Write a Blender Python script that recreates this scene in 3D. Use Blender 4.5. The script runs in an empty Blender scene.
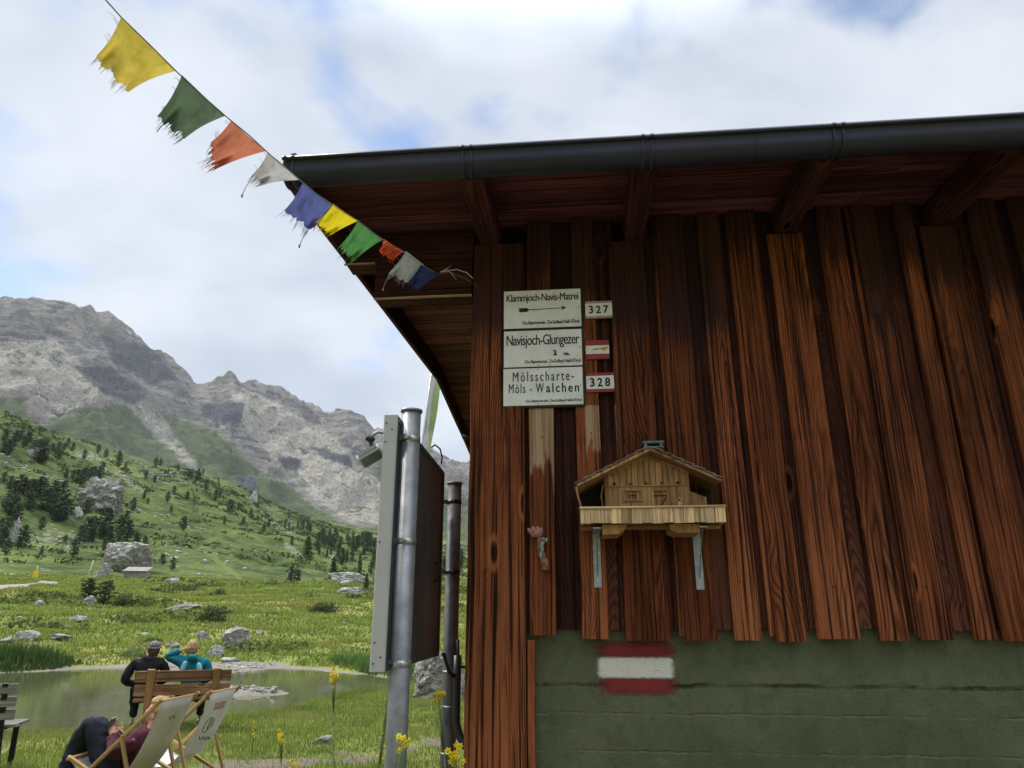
import bpy, bmesh, math, random
import numpy as np
from math import sin, cos, tan, radians, degrees, pi, hypot, atan2
from mathutils import Vector, Matrix
R = radians
rng = random.Random(7)
nrng = np.random.default_rng(11)

# ------------------------------------------------------------------ camera, sky, sun, exposure
scene = bpy.context.scene
col = scene.collection
CAMZ, FPX, PITCH = 1.5, 710.0, R(18.24)
cam_d = bpy.data.cameras.new('camera')
cam_d.sensor_width = 36.0
cam_d.lens = FPX / 1024 * 36
cam_d.clip_start = 0.05
cam_d.clip_end = 20000
cam = bpy.data.objects.new('camera', cam_d)
cam.location = (0, 0, CAMZ)
cam.rotation_euler = (R(90) + PITCH, 0, 0)
col.objects.link(cam)
scene.camera = cam

SUN_AZ, SUN_EL = -66.0, 52.0            # azimuth from +Y, clockwise
world = bpy.data.worlds.new('World')
scene.world = world
world.use_nodes = True

sun_d = bpy.data.lights.new('sun', 'SUN')
sun_d.energy = 2.4
sun_d.angle = R(20)
sun_d.color = (1.0, 0.955, 0.88)
sun = bpy.data.objects.new('sun', sun_d)
sun.rotation_euler = (R(90 - SUN_EL), 0, R(180 - SUN_AZ))
sun.location = (-30, 20, 60)
col.objects.link(sun)
vs = scene.view_settings
vs.view_transform = 'Standard'
vs.look = 'None'
vs.gamma = 1.0
vs.use_curve_mapping = False
vs.exposure = 0.68

# ------------------------------------------------------------------ node helpers
class NT:
    def __init__(s, tree):
        s.t = tree; s.n = tree.nodes; s.l = tree.links
        s.n.clear()
    def new(s, typ, **kw):
        n = s.n.new(typ)
        for k, v in kw.items():
            setattr(n, k, v)
        return n
    def link(s, a, b):
        s.l.new(a, b)
    def put(s, sock, v):
        if hasattr(v, 'links'):
            s.l.new(v, sock)
        elif v is not None:
            if sock.type == 'RGBA' and len(v) == 3: v = (*v, 1)
            sock.default_value = v
    def math(s, op, a, b=None, c=None, clamp=False):
        n = s.new('ShaderNodeMath', operation=op, use_clamp=clamp)
        s.put(n.inputs[0], a)
        if b is not None: s.put(n.inputs[1], b)
        if c is not None: s.put(n.inputs[2], c)
        return n.outputs[0]
    def add(s, a, b): return s.math('ADD', a, b)
    def sub(s, a, b): return s.math('SUBTRACT', a, b)
    def mul(s, a, b): return s.math('MULTIPLY', a, b)
    def mix(s, f, a, b, mode='MIX'):
        n = s.new('ShaderNodeMix', data_type='RGBA', blend_type=mode)
        s.put(n.inputs[0], f); s.put(n.inputs[6], a); s.put(n.inputs[7], b)
        return n.outputs[2]
    def ss(s, v, a, b, lo=0.0, hi=1.0):
        n = s.new('ShaderNodeMapRange', interpolation_type='SMOOTHSTEP')
        s.put(n.inputs[0], v); s.put(n.inputs[1], a); s.put(n.inputs[2], b)
        s.put(n.inputs[3], lo); s.put(n.inputs[4], hi)
        return n.outputs[0]
    def noise(s, vec, scale, detail=4, rough=0.55, dist=0.0, dim='3D'):
        n = s.new('ShaderNodeTexNoise', noise_dimensions=dim)
        if vec is not None: s.put(n.inputs['Vector'], vec)
        n.inputs['Scale'].default_value = scale
        n.inputs['Detail'].default_value = detail
        n.inputs['Roughness'].default_value = rough
        n.inputs['Distortion'].default_value = dist
        return n.outputs['Fac']
    def voro(s, vec, scale, feature='F1', rand=1.0):
        n = s.new('ShaderNodeTexVoronoi', feature=feature)
        s.put(n.inputs['Vector'], vec)
        n.inputs['Scale'].default_value = scale
        n.inputs['Randomness'].default_value = rand
        return n
    def xyz(s, v):
        n = s.new('ShaderNodeSeparateXYZ'); s.put(n.inputs[0], v)
        return n.outputs[0], n.outputs[1], n.outputs[2]
    def vec(s, x, y, z=0.0):
        n = s.new('ShaderNodeCombineXYZ')
        s.put(n.inputs[0], x); s.put(n.inputs[1], y); s.put(n.inputs[2], z)
        return n.outputs[0]
    def scalev(s, v, sc):
        n = s.new('ShaderNodeVectorMath', operation='MULTIPLY')
        s.put(n.inputs[0], v); n.inputs[1].default_value = sc
        return n.outputs[0]
    def pos(s):
        return s.new('ShaderNodeNewGeometry').outputs['Position']
    def obj(s):
        return s.new('ShaderNodeTexCoord').outputs['Object']
    def bump(s, h, strength=0.3, dist=0.01):
        n = s.new('ShaderNodeBump')
        n.inputs['Strength'].default_value = strength
        n.inputs['Distance'].default_value = dist
        s.put(n.inputs['Height'], h)
        return n.outputs[0]
    def attr(s, name):
        return s.new('ShaderNodeAttribute', attribute_name=name)
    def out(s, base, rough=0.7, normal=None, metallic=0.0, spec=0.4, trans=0.0):
        p = s.new('ShaderNodeBsdfPrincipled')
        s.put(p.inputs['Base Color'], base); s.put(p.inputs['Roughness'], rough)
        s.put(p.inputs['Metallic'], metallic)
        p.inputs['Specular IOR Level'].default_value = spec
        if normal is not None: s.put(p.inputs['Normal'], normal)
        o = s.new('ShaderNodeOutputMaterial')
        sh = p.outputs[0]
        if trans:
            tr = s.new('ShaderNodeBsdfTranslucent'); s.put(tr.inputs[0], base)
            m = s.new('ShaderNodeMixShader'); m.inputs[0].default_value = trans
            s.link(sh, m.inputs[1]); s.link(tr.outputs[0], m.inputs[2]); sh = m.outputs[0]
        s.link(sh, o.inputs[0])
        return p, o

def mat(name):
    m = bpy.data.materials.new(name)
    m.use_nodes = True
    return m, NT(m.node_tree)

# sky: Nishita behind a broken layer of cloud (noise on the sky direction projected to a cloud plane)
def build_world():
    t = NT(world.node_tree)
    d = t.new('ShaderNodeTexCoord').outputs['Generated']
    sky = t.new('ShaderNodeTexSky', sky_type='NISHITA')
    sky.sun_disc = False
    sky.sun_elevation = R(SUN_EL); sky.sun_rotation = R(SUN_AZ)
    sky.altitude = 2000; sky.air_density = 1.0; sky.dust_density = 0.6
    x, y, z = t.xyz(d)
    zz = t.add(t.math('MAXIMUM', z, 0.0), 0.55)
    p = t.vec(t.math('DIVIDE', x, zz), t.math('DIVIDE', y, zz), 0.0)
    n1 = t.noise(p, 3.4, 6, 0.5, 0.15)
    n2 = t.noise(p, 1.5, 3, 0.5, 0.1)
    n3 = t.noise(t.scalev(p, (1.0, 1.35, 1)), 3.0, 6, 0.52, 0.2)
    cover = t.add(t.mul(n1, 0.62), t.mul(n2, 0.38))
    fac = t.ss(cover, 0.40, 0.47, 0.16, 1.0)
    fac = t.math('MAXIMUM', fac, t.ss(z, 0.33, 0.16))          # dense towards the horizon
    shade = t.ss(t.add(t.mul(n3, 0.6), t.mul(n2, 0.4)), 0.36, 0.62)
    ccol = t.mix(shade, (0.355, 0.395, 0.455), (0.545, 0.572, 0.615))
    up = t.ss(z, 0.66, 0.92, 1.0, 5.0)                          # cloud is brighter overhead
    ccol = t.mix(1.0, ccol, t.vec(up, up, up), 'MULTIPLY')
    b1 = t.new('ShaderNodeBackground'); t.link(sky.outputs[0], b1.inputs[0]); b1.inputs[1].default_value = 0.15
    b2 = t.new('ShaderNodeBackground'); t.link(ccol, b2.inputs[0]); b2.inputs[1].default_value = 1.0
    mx = t.new('ShaderNodeMixShader')
    t.link(t.mul(fac, 0.93), mx.inputs[0]); t.link(b1.outputs[0], mx.inputs[1]); t.link(b2.outputs[0], mx.inputs[2])
    o = t.new('ShaderNodeOutputWorld'); t.link(mx.outputs[0], o.inputs[0])
build_world()

# ------------------------------------------------------------------ object helpers
def link(o):
    col.objects.link(o); return o
def tag(o, label=None, cat=None, group=None, kind=None):
    if label: o['label'] = label
    if cat: o['category'] = cat
    if group: o['group'] = group
    if kind: o['kind'] = kind
    return o
def empty(name, loc=(0, 0, 0), rz=0.0, label=None, cat=None, group=None):
    o = bpy.data.objects.new(name, None)
    o.empty_display_size = 0.1
    o.location = loc; o.rotation_euler = (0, 0, rz)
    link(o)
    return tag(o, label, cat, group)
def obj(name, me, m=None, parent=None, label=None):
    o = bpy.data.objects.new(name, me)
    if m is not None:
        for q in (m if isinstance(m, (list, tuple)) else [m]): me.materials.append(q)
    if parent is not None: o.parent = parent
    link(o)
    if label: o['label'] = label
    return o

class MB:
    """collects shapes; build() links them as one mesh object. UV = metres across / along the grain."""
    def __init__(s):
        s.v = []; s.f = []; s.uv = []; s.rnd = []; s.sm = []; s.mi = []
    def face(s, idx, uvs=None, rnd=(0.5, 0.5, 0.5), smooth=False, mi=0):
        s.f.append(idx); s.uv.append(uvs or [(0, 0)] * len(idx)); s.rnd.append(rnd); s.sm.append(smooth); s.mi.append(mi)
    def vert(s, p):
        s.v.append(tuple(p)); return len(s.v) - 1
    def plank(s, x0, x1, y0, y1, z0, z1, axis='z', bev=0.003, segs=1, jit=0.0, M=None, mi=0, taper=0.0, rnd=None):
        """box with its grain along axis, bevelled long edges, optional uneven edges"""
        lo = (x0, y0, z0); hi = (x1, y1, z1)
        a = 'xyz'.index(axis); b, c = [(1, 2), (0, 2), (0, 1)][a]
        rnd = rnd or (rng.random(), rng.random(), rng.random())
        L = hi[a] - lo[a]; wb = hi[b] - lo[b]; wc = hi[c] - lo[c]
        bev = min(bev, wb * .3, wc * .3)
        prof = [(0, bev), (0, wc - bev), (bev, wc), (wb - bev, wc), (wb, wc - bev), (wb, bev), (wb - bev, 0), (bev, 0)]
        per = [0]
        for i in range(8):
            q0 = prof[i]; q1 = prof[(i + 1) % 8]
            per.append(per[-1] + hypot(q1[0] - q0[0], q1[1] - q0[1]))
        off = rnd[1] * 7.0
        rings = []
        for k in range(segs + 1):
            f = k / segs
            j0 = rng.uniform(-jit, jit); j1 = rng.uniform(-jit, jit); e = rng.uniform(-jit, jit) if k in (0, segs) else 0
            ring = []
            for (pb, pc) in prof:
                q = [0, 0, 0]
                w_ = pb / wb
                sc = 1 - taper * f
                q[a] = lo[a] + L * f + e
                q[b] = lo[b] + wb * (.5 + (w_ - .5) * sc) + j0 * (1 - w_) + j1 * w_
                q[c] = lo[c] + pc
                p = Vector(q)
                if M is not None: p = M @ p
                ring.append(s.vert(p))
            rings.append(ring)
        flip = (a == 1)
        for k in range(segs):
            for i in range(8):
                i2 = (i + 1) % 8
                idx = [rings[k][i], rings[k][i2], rings[k + 1][i2], rings[k + 1][i]]
                u0, u1 = per[i], per[i + 1]
                # the wide faces share a centred u
                if i in (2, 6): u0, u1 = (-wb / 2, wb / 2) if i == 2 else (wb / 2, -wb / 2)
                elif i in (0, 4): u0, u1 = .3, .3 + wc
                v0 = off + L * k / segs; v1 = off + L * (k + 1) / segs
                uv = [(u0, v0), (u1, v0), (u1, v1), (u0, v1)]
                if flip: idx = idx[::-1]; uv = uv[::-1]
                s.face(idx, uv, rnd, False, mi)
        for ring, rev in ((rings[0], True), (rings[-1], False)):
            uv = [(p[0] * .6, off + p[1] * .6) for p in prof]
            idx = list(ring)
            if rev: idx = idx[::-1]; uv = uv[::-1]
            if flip: idx = idx[::-1]; uv = uv[::-1]
            s.face(idx, uv, rnd, False, mi)
        return s
    def beam(s, p0, p1, w, h, up=(0, 0, 1), bev=0.003, mi=0, rnd=None, segs=1, jit=0.0):
        p0 = Vector(p0); p1 = Vector(p1); z = (p1 - p0); L = z.length; z.normalize()
        x = Vector(up).cross(z)
        if x.length < 1e-5: x = Vector((1, 0, 0)).cross(z)
        x.normalize(); y = z.cross(x)
        M = Matrix(((x.x, y.x, z.x, p0.x), (x.y, y.y, z.y, p0.y), (x.z, y.z, z.z, p0.z), (0, 0, 0, 1)))
        return s.plank(-w / 2, w / 2, -h / 2, h / 2, 0, L, 'z', bev, segs, jit, M, mi, 0, rnd)
    def tube(s, pts, rad, n=10, cap=True, mi=0, smooth=True, rnd=(.5, .5, .5)):
        pts = [Vector(p) for p in pts]
        rad = rad if isinstance(rad, (list, tuple)) else [rad] * len(pts)
        rings = []; prev = None; L = 0
        for i, p in enumerate(pts):
            d = (pts[min(i + 1, len(pts) - 1)] - pts[max(i - 1, 0)]).normalized()
            if prev is None:
                x = d.orthogonal().normalized()
            else:
                x = (prev - d * prev.dot(d))
                x = x.normalized() if x.length > 1e-6 else d.orthogonal().normalized()
            prev = x; y = d.cross(x)
            rings.append([s.vert(p + (x * cos(2 * pi * k / n) + y * sin(2 * pi * k / n)) * rad[i]) for k in range(n)])
        for i in range(len(pts) - 1):
            l2 = L + (pts[i + 1] - pts[i]).length
            for k in range(n):
                k2 = (k + 1) % n
                c = 2 * pi * max(rad[i], 1e-4)
                s.face([rings[i][k], rings[i][k2], rings[i + 1][k2], rings[i + 1][k]],
                       [(c * k / n, L), (c * (k + 1) / n, L), (c * (k + 1) / n, l2), (c * k / n, l2)], rnd, smooth, mi)
            L = l2
        if cap:
            s.face(rings[0][::-1], None, rnd, False, mi); s.face(rings[-1], None, rnd, False, mi)
        return s
    def prism(s, poly, d0, d1, M=None, mi=0, rnd=None):
        """poly in local x,z extruded along y from d0 (front) to d1"""
        rnd = rnd or (rng.random(), rng.random(), rng.random())
        n = len(poly)
        a = [s.vert((M @ Vector((x, d0, z))) if M else (x, d0, z)) for x, z in poly]
        b = [s.vert((M @ Vector((x, d1, z))) if M else (x, d1, z)) for x, z in poly]
        ar = sum(poly[i][0] * poly[(i + 1) % n][1] - poly[(i + 1) % n][0] * poly[i][1] for i in range(n))
        uv = [(x, z) for x, z in poly]
        if ar < 0: a = a[::-1]; b = b[::-1]; uv = uv[::-1]
        s.face(a, uv, rnd, False, mi); s.face(b[::-1], uv[::-1], rnd, False, mi)
        for i in range(n):
            j = (i + 1) % n
            s.face([a[i], b[i], b[j], a[j]], [(0, 0), (d1 - d0, 0), (d1 - d0, .1), (0, .1)], rnd, False, mi)
        return s
    def sphere(s, c, r, sub=2, sc=(1, 1, 1), mi=0, smooth=True):
        bm = bmesh.new(); bmesh.ops.create_icosphere(bm, subdivisions=sub, radius=r)
        base = len(s.v)
        for v in bm.verts: s.v.append((c[0] + v.co.x * sc[0], c[1] + v.co.y * sc[1], c[2] + v.co.z * sc[2]))
        for f in bm.faces: s.face([base + v.index for v in f.verts], None, (.5, .5, .5), smooth, mi)
        bm.free(); return s
    def mesh(s, name):
        me = bpy.data.meshes.new(name)
        me.from_pydata(s.v, [], s.f)
        uvl = me.uv_layers.new(name='UVMap')
        flat = [c for f in s.uv for q in f for c in q]
        uvl.data.foreach_set('uv', flat)
        ca = me.color_attributes.new('rnd', 'FLOAT_COLOR', 'CORNER')
        cl = []
        for f, r in zip(s.f, s.rnd): cl.extend((*r, 1.0) * len(f))
        ca.data.foreach_set('color', cl)
        me.polygons.foreach_set('use_smooth', s.sm)
        me.polygons.foreach_set('material_index', s.mi)
        me.update()
        return me
    def build(s, name, m, parent=None, label=None):
        return obj(name, s.mesh(name), m, parent, label)

def np_mesh(name, verts, faces, smooth=False):
    """fast mesh from arrays, all faces with the same number of corners"""
    me = bpy.data.meshes.new(name)
    verts = np.asarray(verts, np.float32); faces = np.asarray(faces, np.int32)
    k = faces.shape[1]
    me.vertices.add(len(verts)); me.vertices.foreach_set('co', verts.ravel())
    me.loops.add(faces.size); me.loops.foreach_set('vertex_index', faces.ravel())
    me.polygons.add(len(faces)); me.polygons.foreach_set('loop_start', np.arange(0, faces.size, k, dtype=np.int32))
    me.polygons.foreach_set('use_smooth', np.full(len(faces), smooth))
    me.update(calc_edges=True)
    return me
def vattr(me, name, arr):
    a = me.attributes.new(name, 'FLOAT', 'POINT'); a.data.foreach_set('value', np.asarray(arr, np.float32))
def vcol(me, name, arr):
    a = me.color_attributes.new(name, 'FLOAT_COLOR', 'POINT')
    c = np.ones((len(arr), 4), np.float32); c[:, :3] = arr
    a.data.foreach_set('color', c.ravel())

# measuring helpers: a photo pixel as a sight line from the camera
def ray(px, py):
    x = px - 512; v = 384 - py
    return np.array([x, FPX * cos(PITCH) - v * sin(PITCH), v * cos(PITCH) + FPX * sin(PITCH)])
CAMP = np.array([0, 0, CAMZ])
def at_y(px, py, Y):
    r = ray(px, py); return Vector(CAMP + r * (Y / r[1]))
def at_d(px, py, D):
    r = ray(px, py); return Vector(CAMP + r * (D / hypot(r[0], r[1])))
def at_z(px, py, Z):
    r = ray(px, py); return Vector(CAMP + r * ((Z - CAMZ) / r[2]))
WA = R(5.5)
WX = np.array([cos(WA), -sin(WA), 0]); WN = np.array([-sin(WA), -cos(WA), 0]); W0 = np.array([0, 3.15, 0])
def wall(px, py, o=0.0):
    r = ray(px, py); t = ((W0 + WN * o - CAMP) @ WN) / (r @ WN); P = CAMP + r * t
    return float((P - W0) @ WX), float(P[2])
def wloc(s, z, o=0.0):
    return Vector(W0 + WX * s + WN * o) + Vector((0, 0, z))
# ------------------------------------------------------------------ numpy noise
_perm = np.random.default_rng(3).permutation(512)
_perm = np.concatenate([_perm, _perm])
_gr = np.random.default_rng(5).normal(size=(512, 2)); _gr /= np.linalg.norm(_gr, axis=1)[:, None]
def perlin(x, y):
    xi = np.floor(x).astype(int); yi = np.floor(y).astype(int)
    xf = x - xi; yf = y - yi
    u = xf ** 3 * (xf * (xf * 6 - 15) + 10); v = yf ** 3 * (yf * (yf * 6 - 15) + 10)
    def g(ix, iy, dx, dy):
        h = _perm[(_perm[ix & 511] + iy) & 511]
        q = _gr[h]; return q[..., 0] * dx + q[..., 1] * dy
    a = g(xi, yi, xf, yf); b = g(xi + 1, yi, xf - 1, yf); c = g(xi, yi + 1, xf, yf - 1); d = g(xi + 1, yi + 1, xf - 1, yf - 1)
    return (a + (b - a) * u + (c - a) * v + (a - b - c + d) * u * v) * 1.5
def fbm(x, y, octv=5, gain=0.5, lac=2.03):
    s = 0; a = 1.0
    for i in range(octv):
        s = s + a * perlin(x + 17.3 * i, y - 9.1 * i); x = x * lac; y = y * lac; a *= gain
    return s
def ridged(x, y, octv=5, gain=0.5):
    s = 0; a = 1.0
    for i in range(octv):
        s = s + a * (1 - 2 * np.abs(perlin(x + 31.7 * i, y + 5.3 * i))); x = x * 2.1; y = y * 2.1; a *= gain
    return s
def sstep(v, a, b):
    t = np.clip((v - a) / (b - a), 0, 1); return t * t * (3 - 2 * t)
def sdpoly(px, py, poly):
    """signed distance, negative inside"""
    poly = np.array(poly, float); n = len(poly)
    d = np.full(px.shape, 1e18); ins = np.zeros(px.shape, bool)
    for i in range(n):
        ax, ay = poly[i]; bx, by = poly[(i + 1) % n]
        ex, ey = bx - ax, by - ay; wx, wy = px - ax, py - ay
        t = np.clip((wx * ex + wy * ey) / (ex * ex + ey * ey + 1e-12), 0, 1)
        d = np.minimum(d, (wx - ex * t) ** 2 + (wy - ey * t) ** 2)
        c = ((ay > py) != (by > py)) & (px < (bx - ax) * (py - ay) / (by - ay + 1e-12) + ax)
        ins ^= c
    d = np.sqrt(d); return np.where(ins, -d, d)

# ------------------------------------------------------------------ terrain as one height function of (azimuth, distance)
POND = [(-30, 10.0), (-8.3, 10.9), (-7.3, 11.0), (-6.7, 11.3), (-6.1, 11.6), (-5.4, 12.0), (-4.6, 12.5), (-4.15, 13.6), (-3.9, 15.0), (-3.8, 16.4), (-3.3, 17.5),
        (-2.5, 18.3), (-1.9, 19.4), (-2.3, 21.3), (-4.0, 22.7), (-5.3, 24.0), (-6.7, 25.8), (-8.0, 26.4), (-8.7, 25.7), (-9.2, 24.4), (-10.2, 24.6),
        (-12.1, 26.8), (-13.5, 27.0), (-14.3, 26.6), (-14.9, 25.9), (-15.3, 24.8), (-16.2, 24.0), (-18.5, 23.2), (-32, 22)]
WATER = -0.15
HILL = np.array([(-90, .22), (-60, .25), (-42.2, .2429), (-36.9, .2315), (-33.85, .2153), (-32.1, .207), (-28.3, .1931), (-26.3, .186), (-24.7, .182), (-21.9, .1713), (-18.9, .1465),
                 (-16, .1301), (-13, .1184), (-10.8, .114), (-4.9, .102), (.6, .0916), (40, .08), (90, .06)])
SKYL = np.array([(-90, .30), (-60, .33), (-45.7, .337), (-41.4, .349), (-38.2, .357), (-37.4, .3622), (-36.6, .3714), (-35.4, .3729), (-33.8, .3703), (-33.2, .3703), (-32.2, .366), (-31.8, .3692),
                 (-30.9, .3669), (-29.8, .3581), (-29.1, .3522), (-27.9, .3388), (-27.5, .3329), (-26.3, .3122), (-25.1, .2927), (-24.4, .2944), (-23.7, .2974), (-23.2, .2985),
                 (-22.9, .304), (-22.5, .305), (-21.9, .2971), (-21.2, .30), (-20.6, .2998), (-19.3, .2921), (-18, .2825), (-16.5, .2746), (-14.9, .2694), (-13.7, .2665), (-12.5, .2575),
                 (-10.4, .2432), (-5.9, .2138), (-3.6, .2058), (3.9, .1856), (14.8, .1524), (40, .13), (90, .12)])
D1, D2, D3, D4 = 118.0, 660.0, 2300.0, 3400.0
def far_tan(table, az):
    a = np.abs(az) > 90
    return np.where(a, .1, np.interp(az, table[:, 0], table[:, 1]))
def meadow_z(x, y, d, sd):
    up = 0.077 * np.maximum(d - 29, 0) * sstep(d, 26, 44)
    hum = 0.22 * fbm(x / 5.5, y / 5.5, 4) * sstep(d, 20, 34) + 0.55 * fbm(x / 17, y / 17, 3) * sstep(d, 26, 60)
    near = 0.05 + 0.05 * fbm(x / 1.7, y / 1.7, 3) * sstep(d, 5, 8)
    z = near + up + hum
    # pond basin
    edge = sd + 0.35 * fbm(x / 1.3, y / 1.3, 3) * 0.7
    farside = sstep(y, 17, 22)
    bank = WATER + (0.12 + 0.05 * (1 - farside)) * sstep(edge, 0.0, 0.7) + 0.3 * farside * sstep(edge, .5, 5)
    z = np.where(edge < 6, bank + (z - bank) * sstep(edge, 0.3, 6.0 * farside + 3.2 * (1 - farside)), z)
    z = np.where(edge < 0, WATER + np.maximum(edge * .35, -0.7), z)
    # flat pale spit on the far shore
    spit = sdpoly(x, y, [(-14.2, 26.6), (-12, 26.2), (-10.0, 24.6), (-9.0, 24.2), (-8.5, 26), (-8.0, 27.5), (-10, 29.5), (-13, 29)])
    z = np.where(spit < 1.0, z + (WATER + .05 + .03 * fbm(x, y, 3) - z) * sstep(spit, 1.0, -.2), z)
    islet = sdpoly(x, y, [(-6.9, 17.3), (-5.7, 17.2), (-5.2, 17.6), (-5.9, 18.2), (-6.9, 18.4)])
    z = np.where(islet < .5, np.maximum(z, WATER - .1 + .2 * sstep(islet, .5, -.25) + .04 * fbm(x * 2, y * 2, 3)), z)
    return z
def terrain(az, d):
    """az in degrees (array), d metres (array) -> z"""
    a = np.radians(az); x = d * np.sin(a); y = d * np.cos(a)
    sd = sdpoly(x, y, POND)
    z = meadow_z(x, y, d, sd)
    m1 = meadow_z(np.sin(a) * D1, np.cos(a) * D1, np.full(d.shape, D1), np.full(d.shape, 90.))
    # hillside
    dc = np.interp(az, [-60, -37, -25, -11, 30], [290, 300, 390, 520, 560])
    zc = CAMZ + far_tan(HILL, az) * dc
    t = np.clip((d - D1) / (dc - D1), 0, 1)
    hz = m1 + (zc - m1) * (0.55 * t + 0.45 * t * t * (1.9 - .9 * t))
    bumps = (2.6 * fbm(x / 48, y / 48, 4) + 0.9 * fbm(x / 11, y / 11, 4)) * sstep(d, D1, D1 + 70) * (1 - .75 * sstep(t, .8, 1))
    hz = hz + bumps
    back = np.clip((d - dc) / 130, 0, None)
    hz = np.where(d > dc, hz - 26 * sstep(back, 0, 1.2), hz)
    z = np.where(d > D1, hz, z)
    # mountain
    ztop = CAMZ + far_tan(SKYL, az) * D3
    m2 = np.interp(az, [-60, -37, -25, -11, 30], [30, 33, 40, 32, 26])
    u = np.clip((d - D2) / (D3 - D2), 0, 1)
    prof = 0.80 * u ** 1.25 + 0.20 * sstep(u, .62, .97)
    mz = m2 + (ztop - m2) * prof
    lat = a * 1500
    gul = ridged(lat / 210 + .3 * fbm(u * 5, lat / 300, 3), u * 2.0, 5) - .7
    rough = fbm(lat / 90, u * 16, 5)
    env = sstep(u, .25, .6) * (1 - .8 * sstep(u, .93, 1.0)) + .12 * sstep(u, 0, .2)
    mz = mz + env * (34 * gul + 24 * rough) + sstep(u, .4, .7) * 8 * (np.abs(perlin(lat / 22, u * 60)) ) + 9 * sstep(u, .9, 1) * fbm(lat / 45, u * 9, 4) + 7 * sstep(u, .93, 1) * ridged(lat / 16, u * 25, 3) * np.clip(.6 + fbm(lat / 110, u, 2), 0, 1.4)
    # ledges of rock
    led = np.sin(u * 60 + 2.2 * fbm(lat / 160, u * 4, 4) * 2.2)
    mz = mz + env * 11 * led * sstep(fbm(lat / 130 + 9, u * 6, 3), -.05, .35)
    mz = np.where(d > D3, mz * (1 - .7 * sstep(d, D3, D4)), mz)
    w = sstep(d, D2 - 60, D2)
    z = np.where(d > D2 - 60, z * (1 - w) + mz * w, z)
    return z
def gz(x, y):
    return float(terrain(np.array([degrees(atan2(x, y))]), np.array([hypot(x, y)]))[0])
def on_ground(x, y, dz=0.0):
    return Vector((x, y, gz(x, y) + dz))
def hit(px, py, d0=60.0, d1=640.0):
    """where the sight line through a pixel first meets the terrain"""
    r = ray(px, py); az = degrees(atan2(r[0], r[1])); tn = r[2] / hypot(r[0], r[1])
    ds = np.geomspace(d0, d1, 900)
    z = terrain(np.full(ds.shape, az), ds)
    k = np.nonzero(z >= CAMZ + tn * ds)[0]
    if len(k) == 0: k = [len(ds) - 1]
    d = ds[k[0]]
    a = radians(az)
    return Vector((d * sin(a), d * cos(a), z[k[0]])), d

AZ = np.unique(np.round(np.concatenate([np.arange(-180, -60, 4.0), np.arange(-60, -44, .8), np.arange(-44, 4, .13), np.arange(4, 30, 1.0), np.arange(30, 180.1, 4.0)]), 3))
def sheet(name, dvals, m, fine=True):
    az = AZ if fine else AZ
    A_, D_ = np.meshgrid(az, dvals)
    Z = terrain(A_, D_)
    a = np.radians(A_)
    V = np.stack([D_ * np.sin(a), D_ * np.cos(a), Z], -1).reshape(-1, 3)
    nr, nc = A_.shape
    i = np.arange(nr - 1)[:, None] * nc + np.arange(nc - 1)[None, :]
    F = np.stack([i, i + 1, i + 1 + nc, i + nc], -1).reshape(-1, 4)[:, ::-1]
    me = np_mesh(name, V, F, True)
    o = obj(name, me, m)
    o['kind'] = 'structure'
    return o, A_.ravel(), D_.ravel(), V

# ---- materials of the land
def ground_mat():
    m, t = mat('meadow_ground')
    p = t.pos()
    big = t.noise(p, 0.11, 4, .55)
    mid = t.noise(p, 0.55, 5, .6)
    fine = t.noise(p, 3.5, 6, .65)
    vf = t.noise(p, 26, 4, .7)
    g = t.mix(t.ss(mid, .35, .65), (.105, .140, .026), (.19, .215, .045))
    g = t.mix(t.ss(big, .48, .66), g, (.26, .245, .06))
    g = t.mix(t.ss(fine, .5, .72), g, (.045, .072, .016))
    g = t.mix(t.ss(t.noise(p, .28, 5, .6), .60, .70), g, (.040, .055, .018))
    soil = t.mix(vf, (.085, .07, .045), (.22, .19, .14))
    dm = t.attr('dirt').outputs['Fac']
    g = t.mix(t.ss(t.add(dm, t.mul(t.sub(fine, .5), .9)), .45, .65), g, soil)
    sm = t.attr('sand').outputs['Fac']
    sand = t.mix(t.noise(p, 5, 5, .7), (.13, .118, .09), (.27, .25, .20))
    g = t.mix(t.ss(t.add(sm, t.mul(t.sub(fine, .5), .7)), .4, .6), g, sand)
    t.out(g, .95, t.bump(t.add(fine, t.mul(vf, .5)), .7, .06), spec=.15)
    return m
def hill_mat():
    m, t = mat('hillside_turf')
    p = t.pos()
    a = t.noise(p, .035, 5, .6); b = t.noise(p, .16, 6, .65); c = t.noise(p, .9, 5, .65)
    g = t.mix(t.ss(b, .40, .58), (.042, .066, .018), (.098, .126, .032))
    g = t.mix(t.ss(a, .52, .68), g, (.140, .168, .042))
    g = t.mix(t.ss(c, .52, .75), g, (.020, .038, .012))
    tr = t.attr('trail').outputs['Fac']
    g = t.mix(t.mul(t.ss(t.add(tr, t.mul(t.sub(c, .5), 1.6)), .35, 1.2), .5), g, (.19, .195, .05))
    v = t.voro(p, .55); s = t.ss(v.outputs['Distance'], .26, .14)
    dens = t.ss(t.noise(p, .05, 4, .6), .50, .66)
    st = t.mul(t.mul(s, dens), t.ss(t.xyz(v.outputs['Color'])[0], .45, .5))
    g = t.mix(st, g, (.34, .32, .28))
    sc = t.attr('scree').outputs['Fac']
    g = t.mix(t.mul(t.ss(t.add(sc, t.mul(t.sub(c, .5), 2.6)), .6, 1.0), .8), g, (.27, .25, .21))
    t.out(g, .95, t.bump(t.add(b, t.mul(c, .5)), .9, 1.2), spec=.1)
    return m
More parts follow.
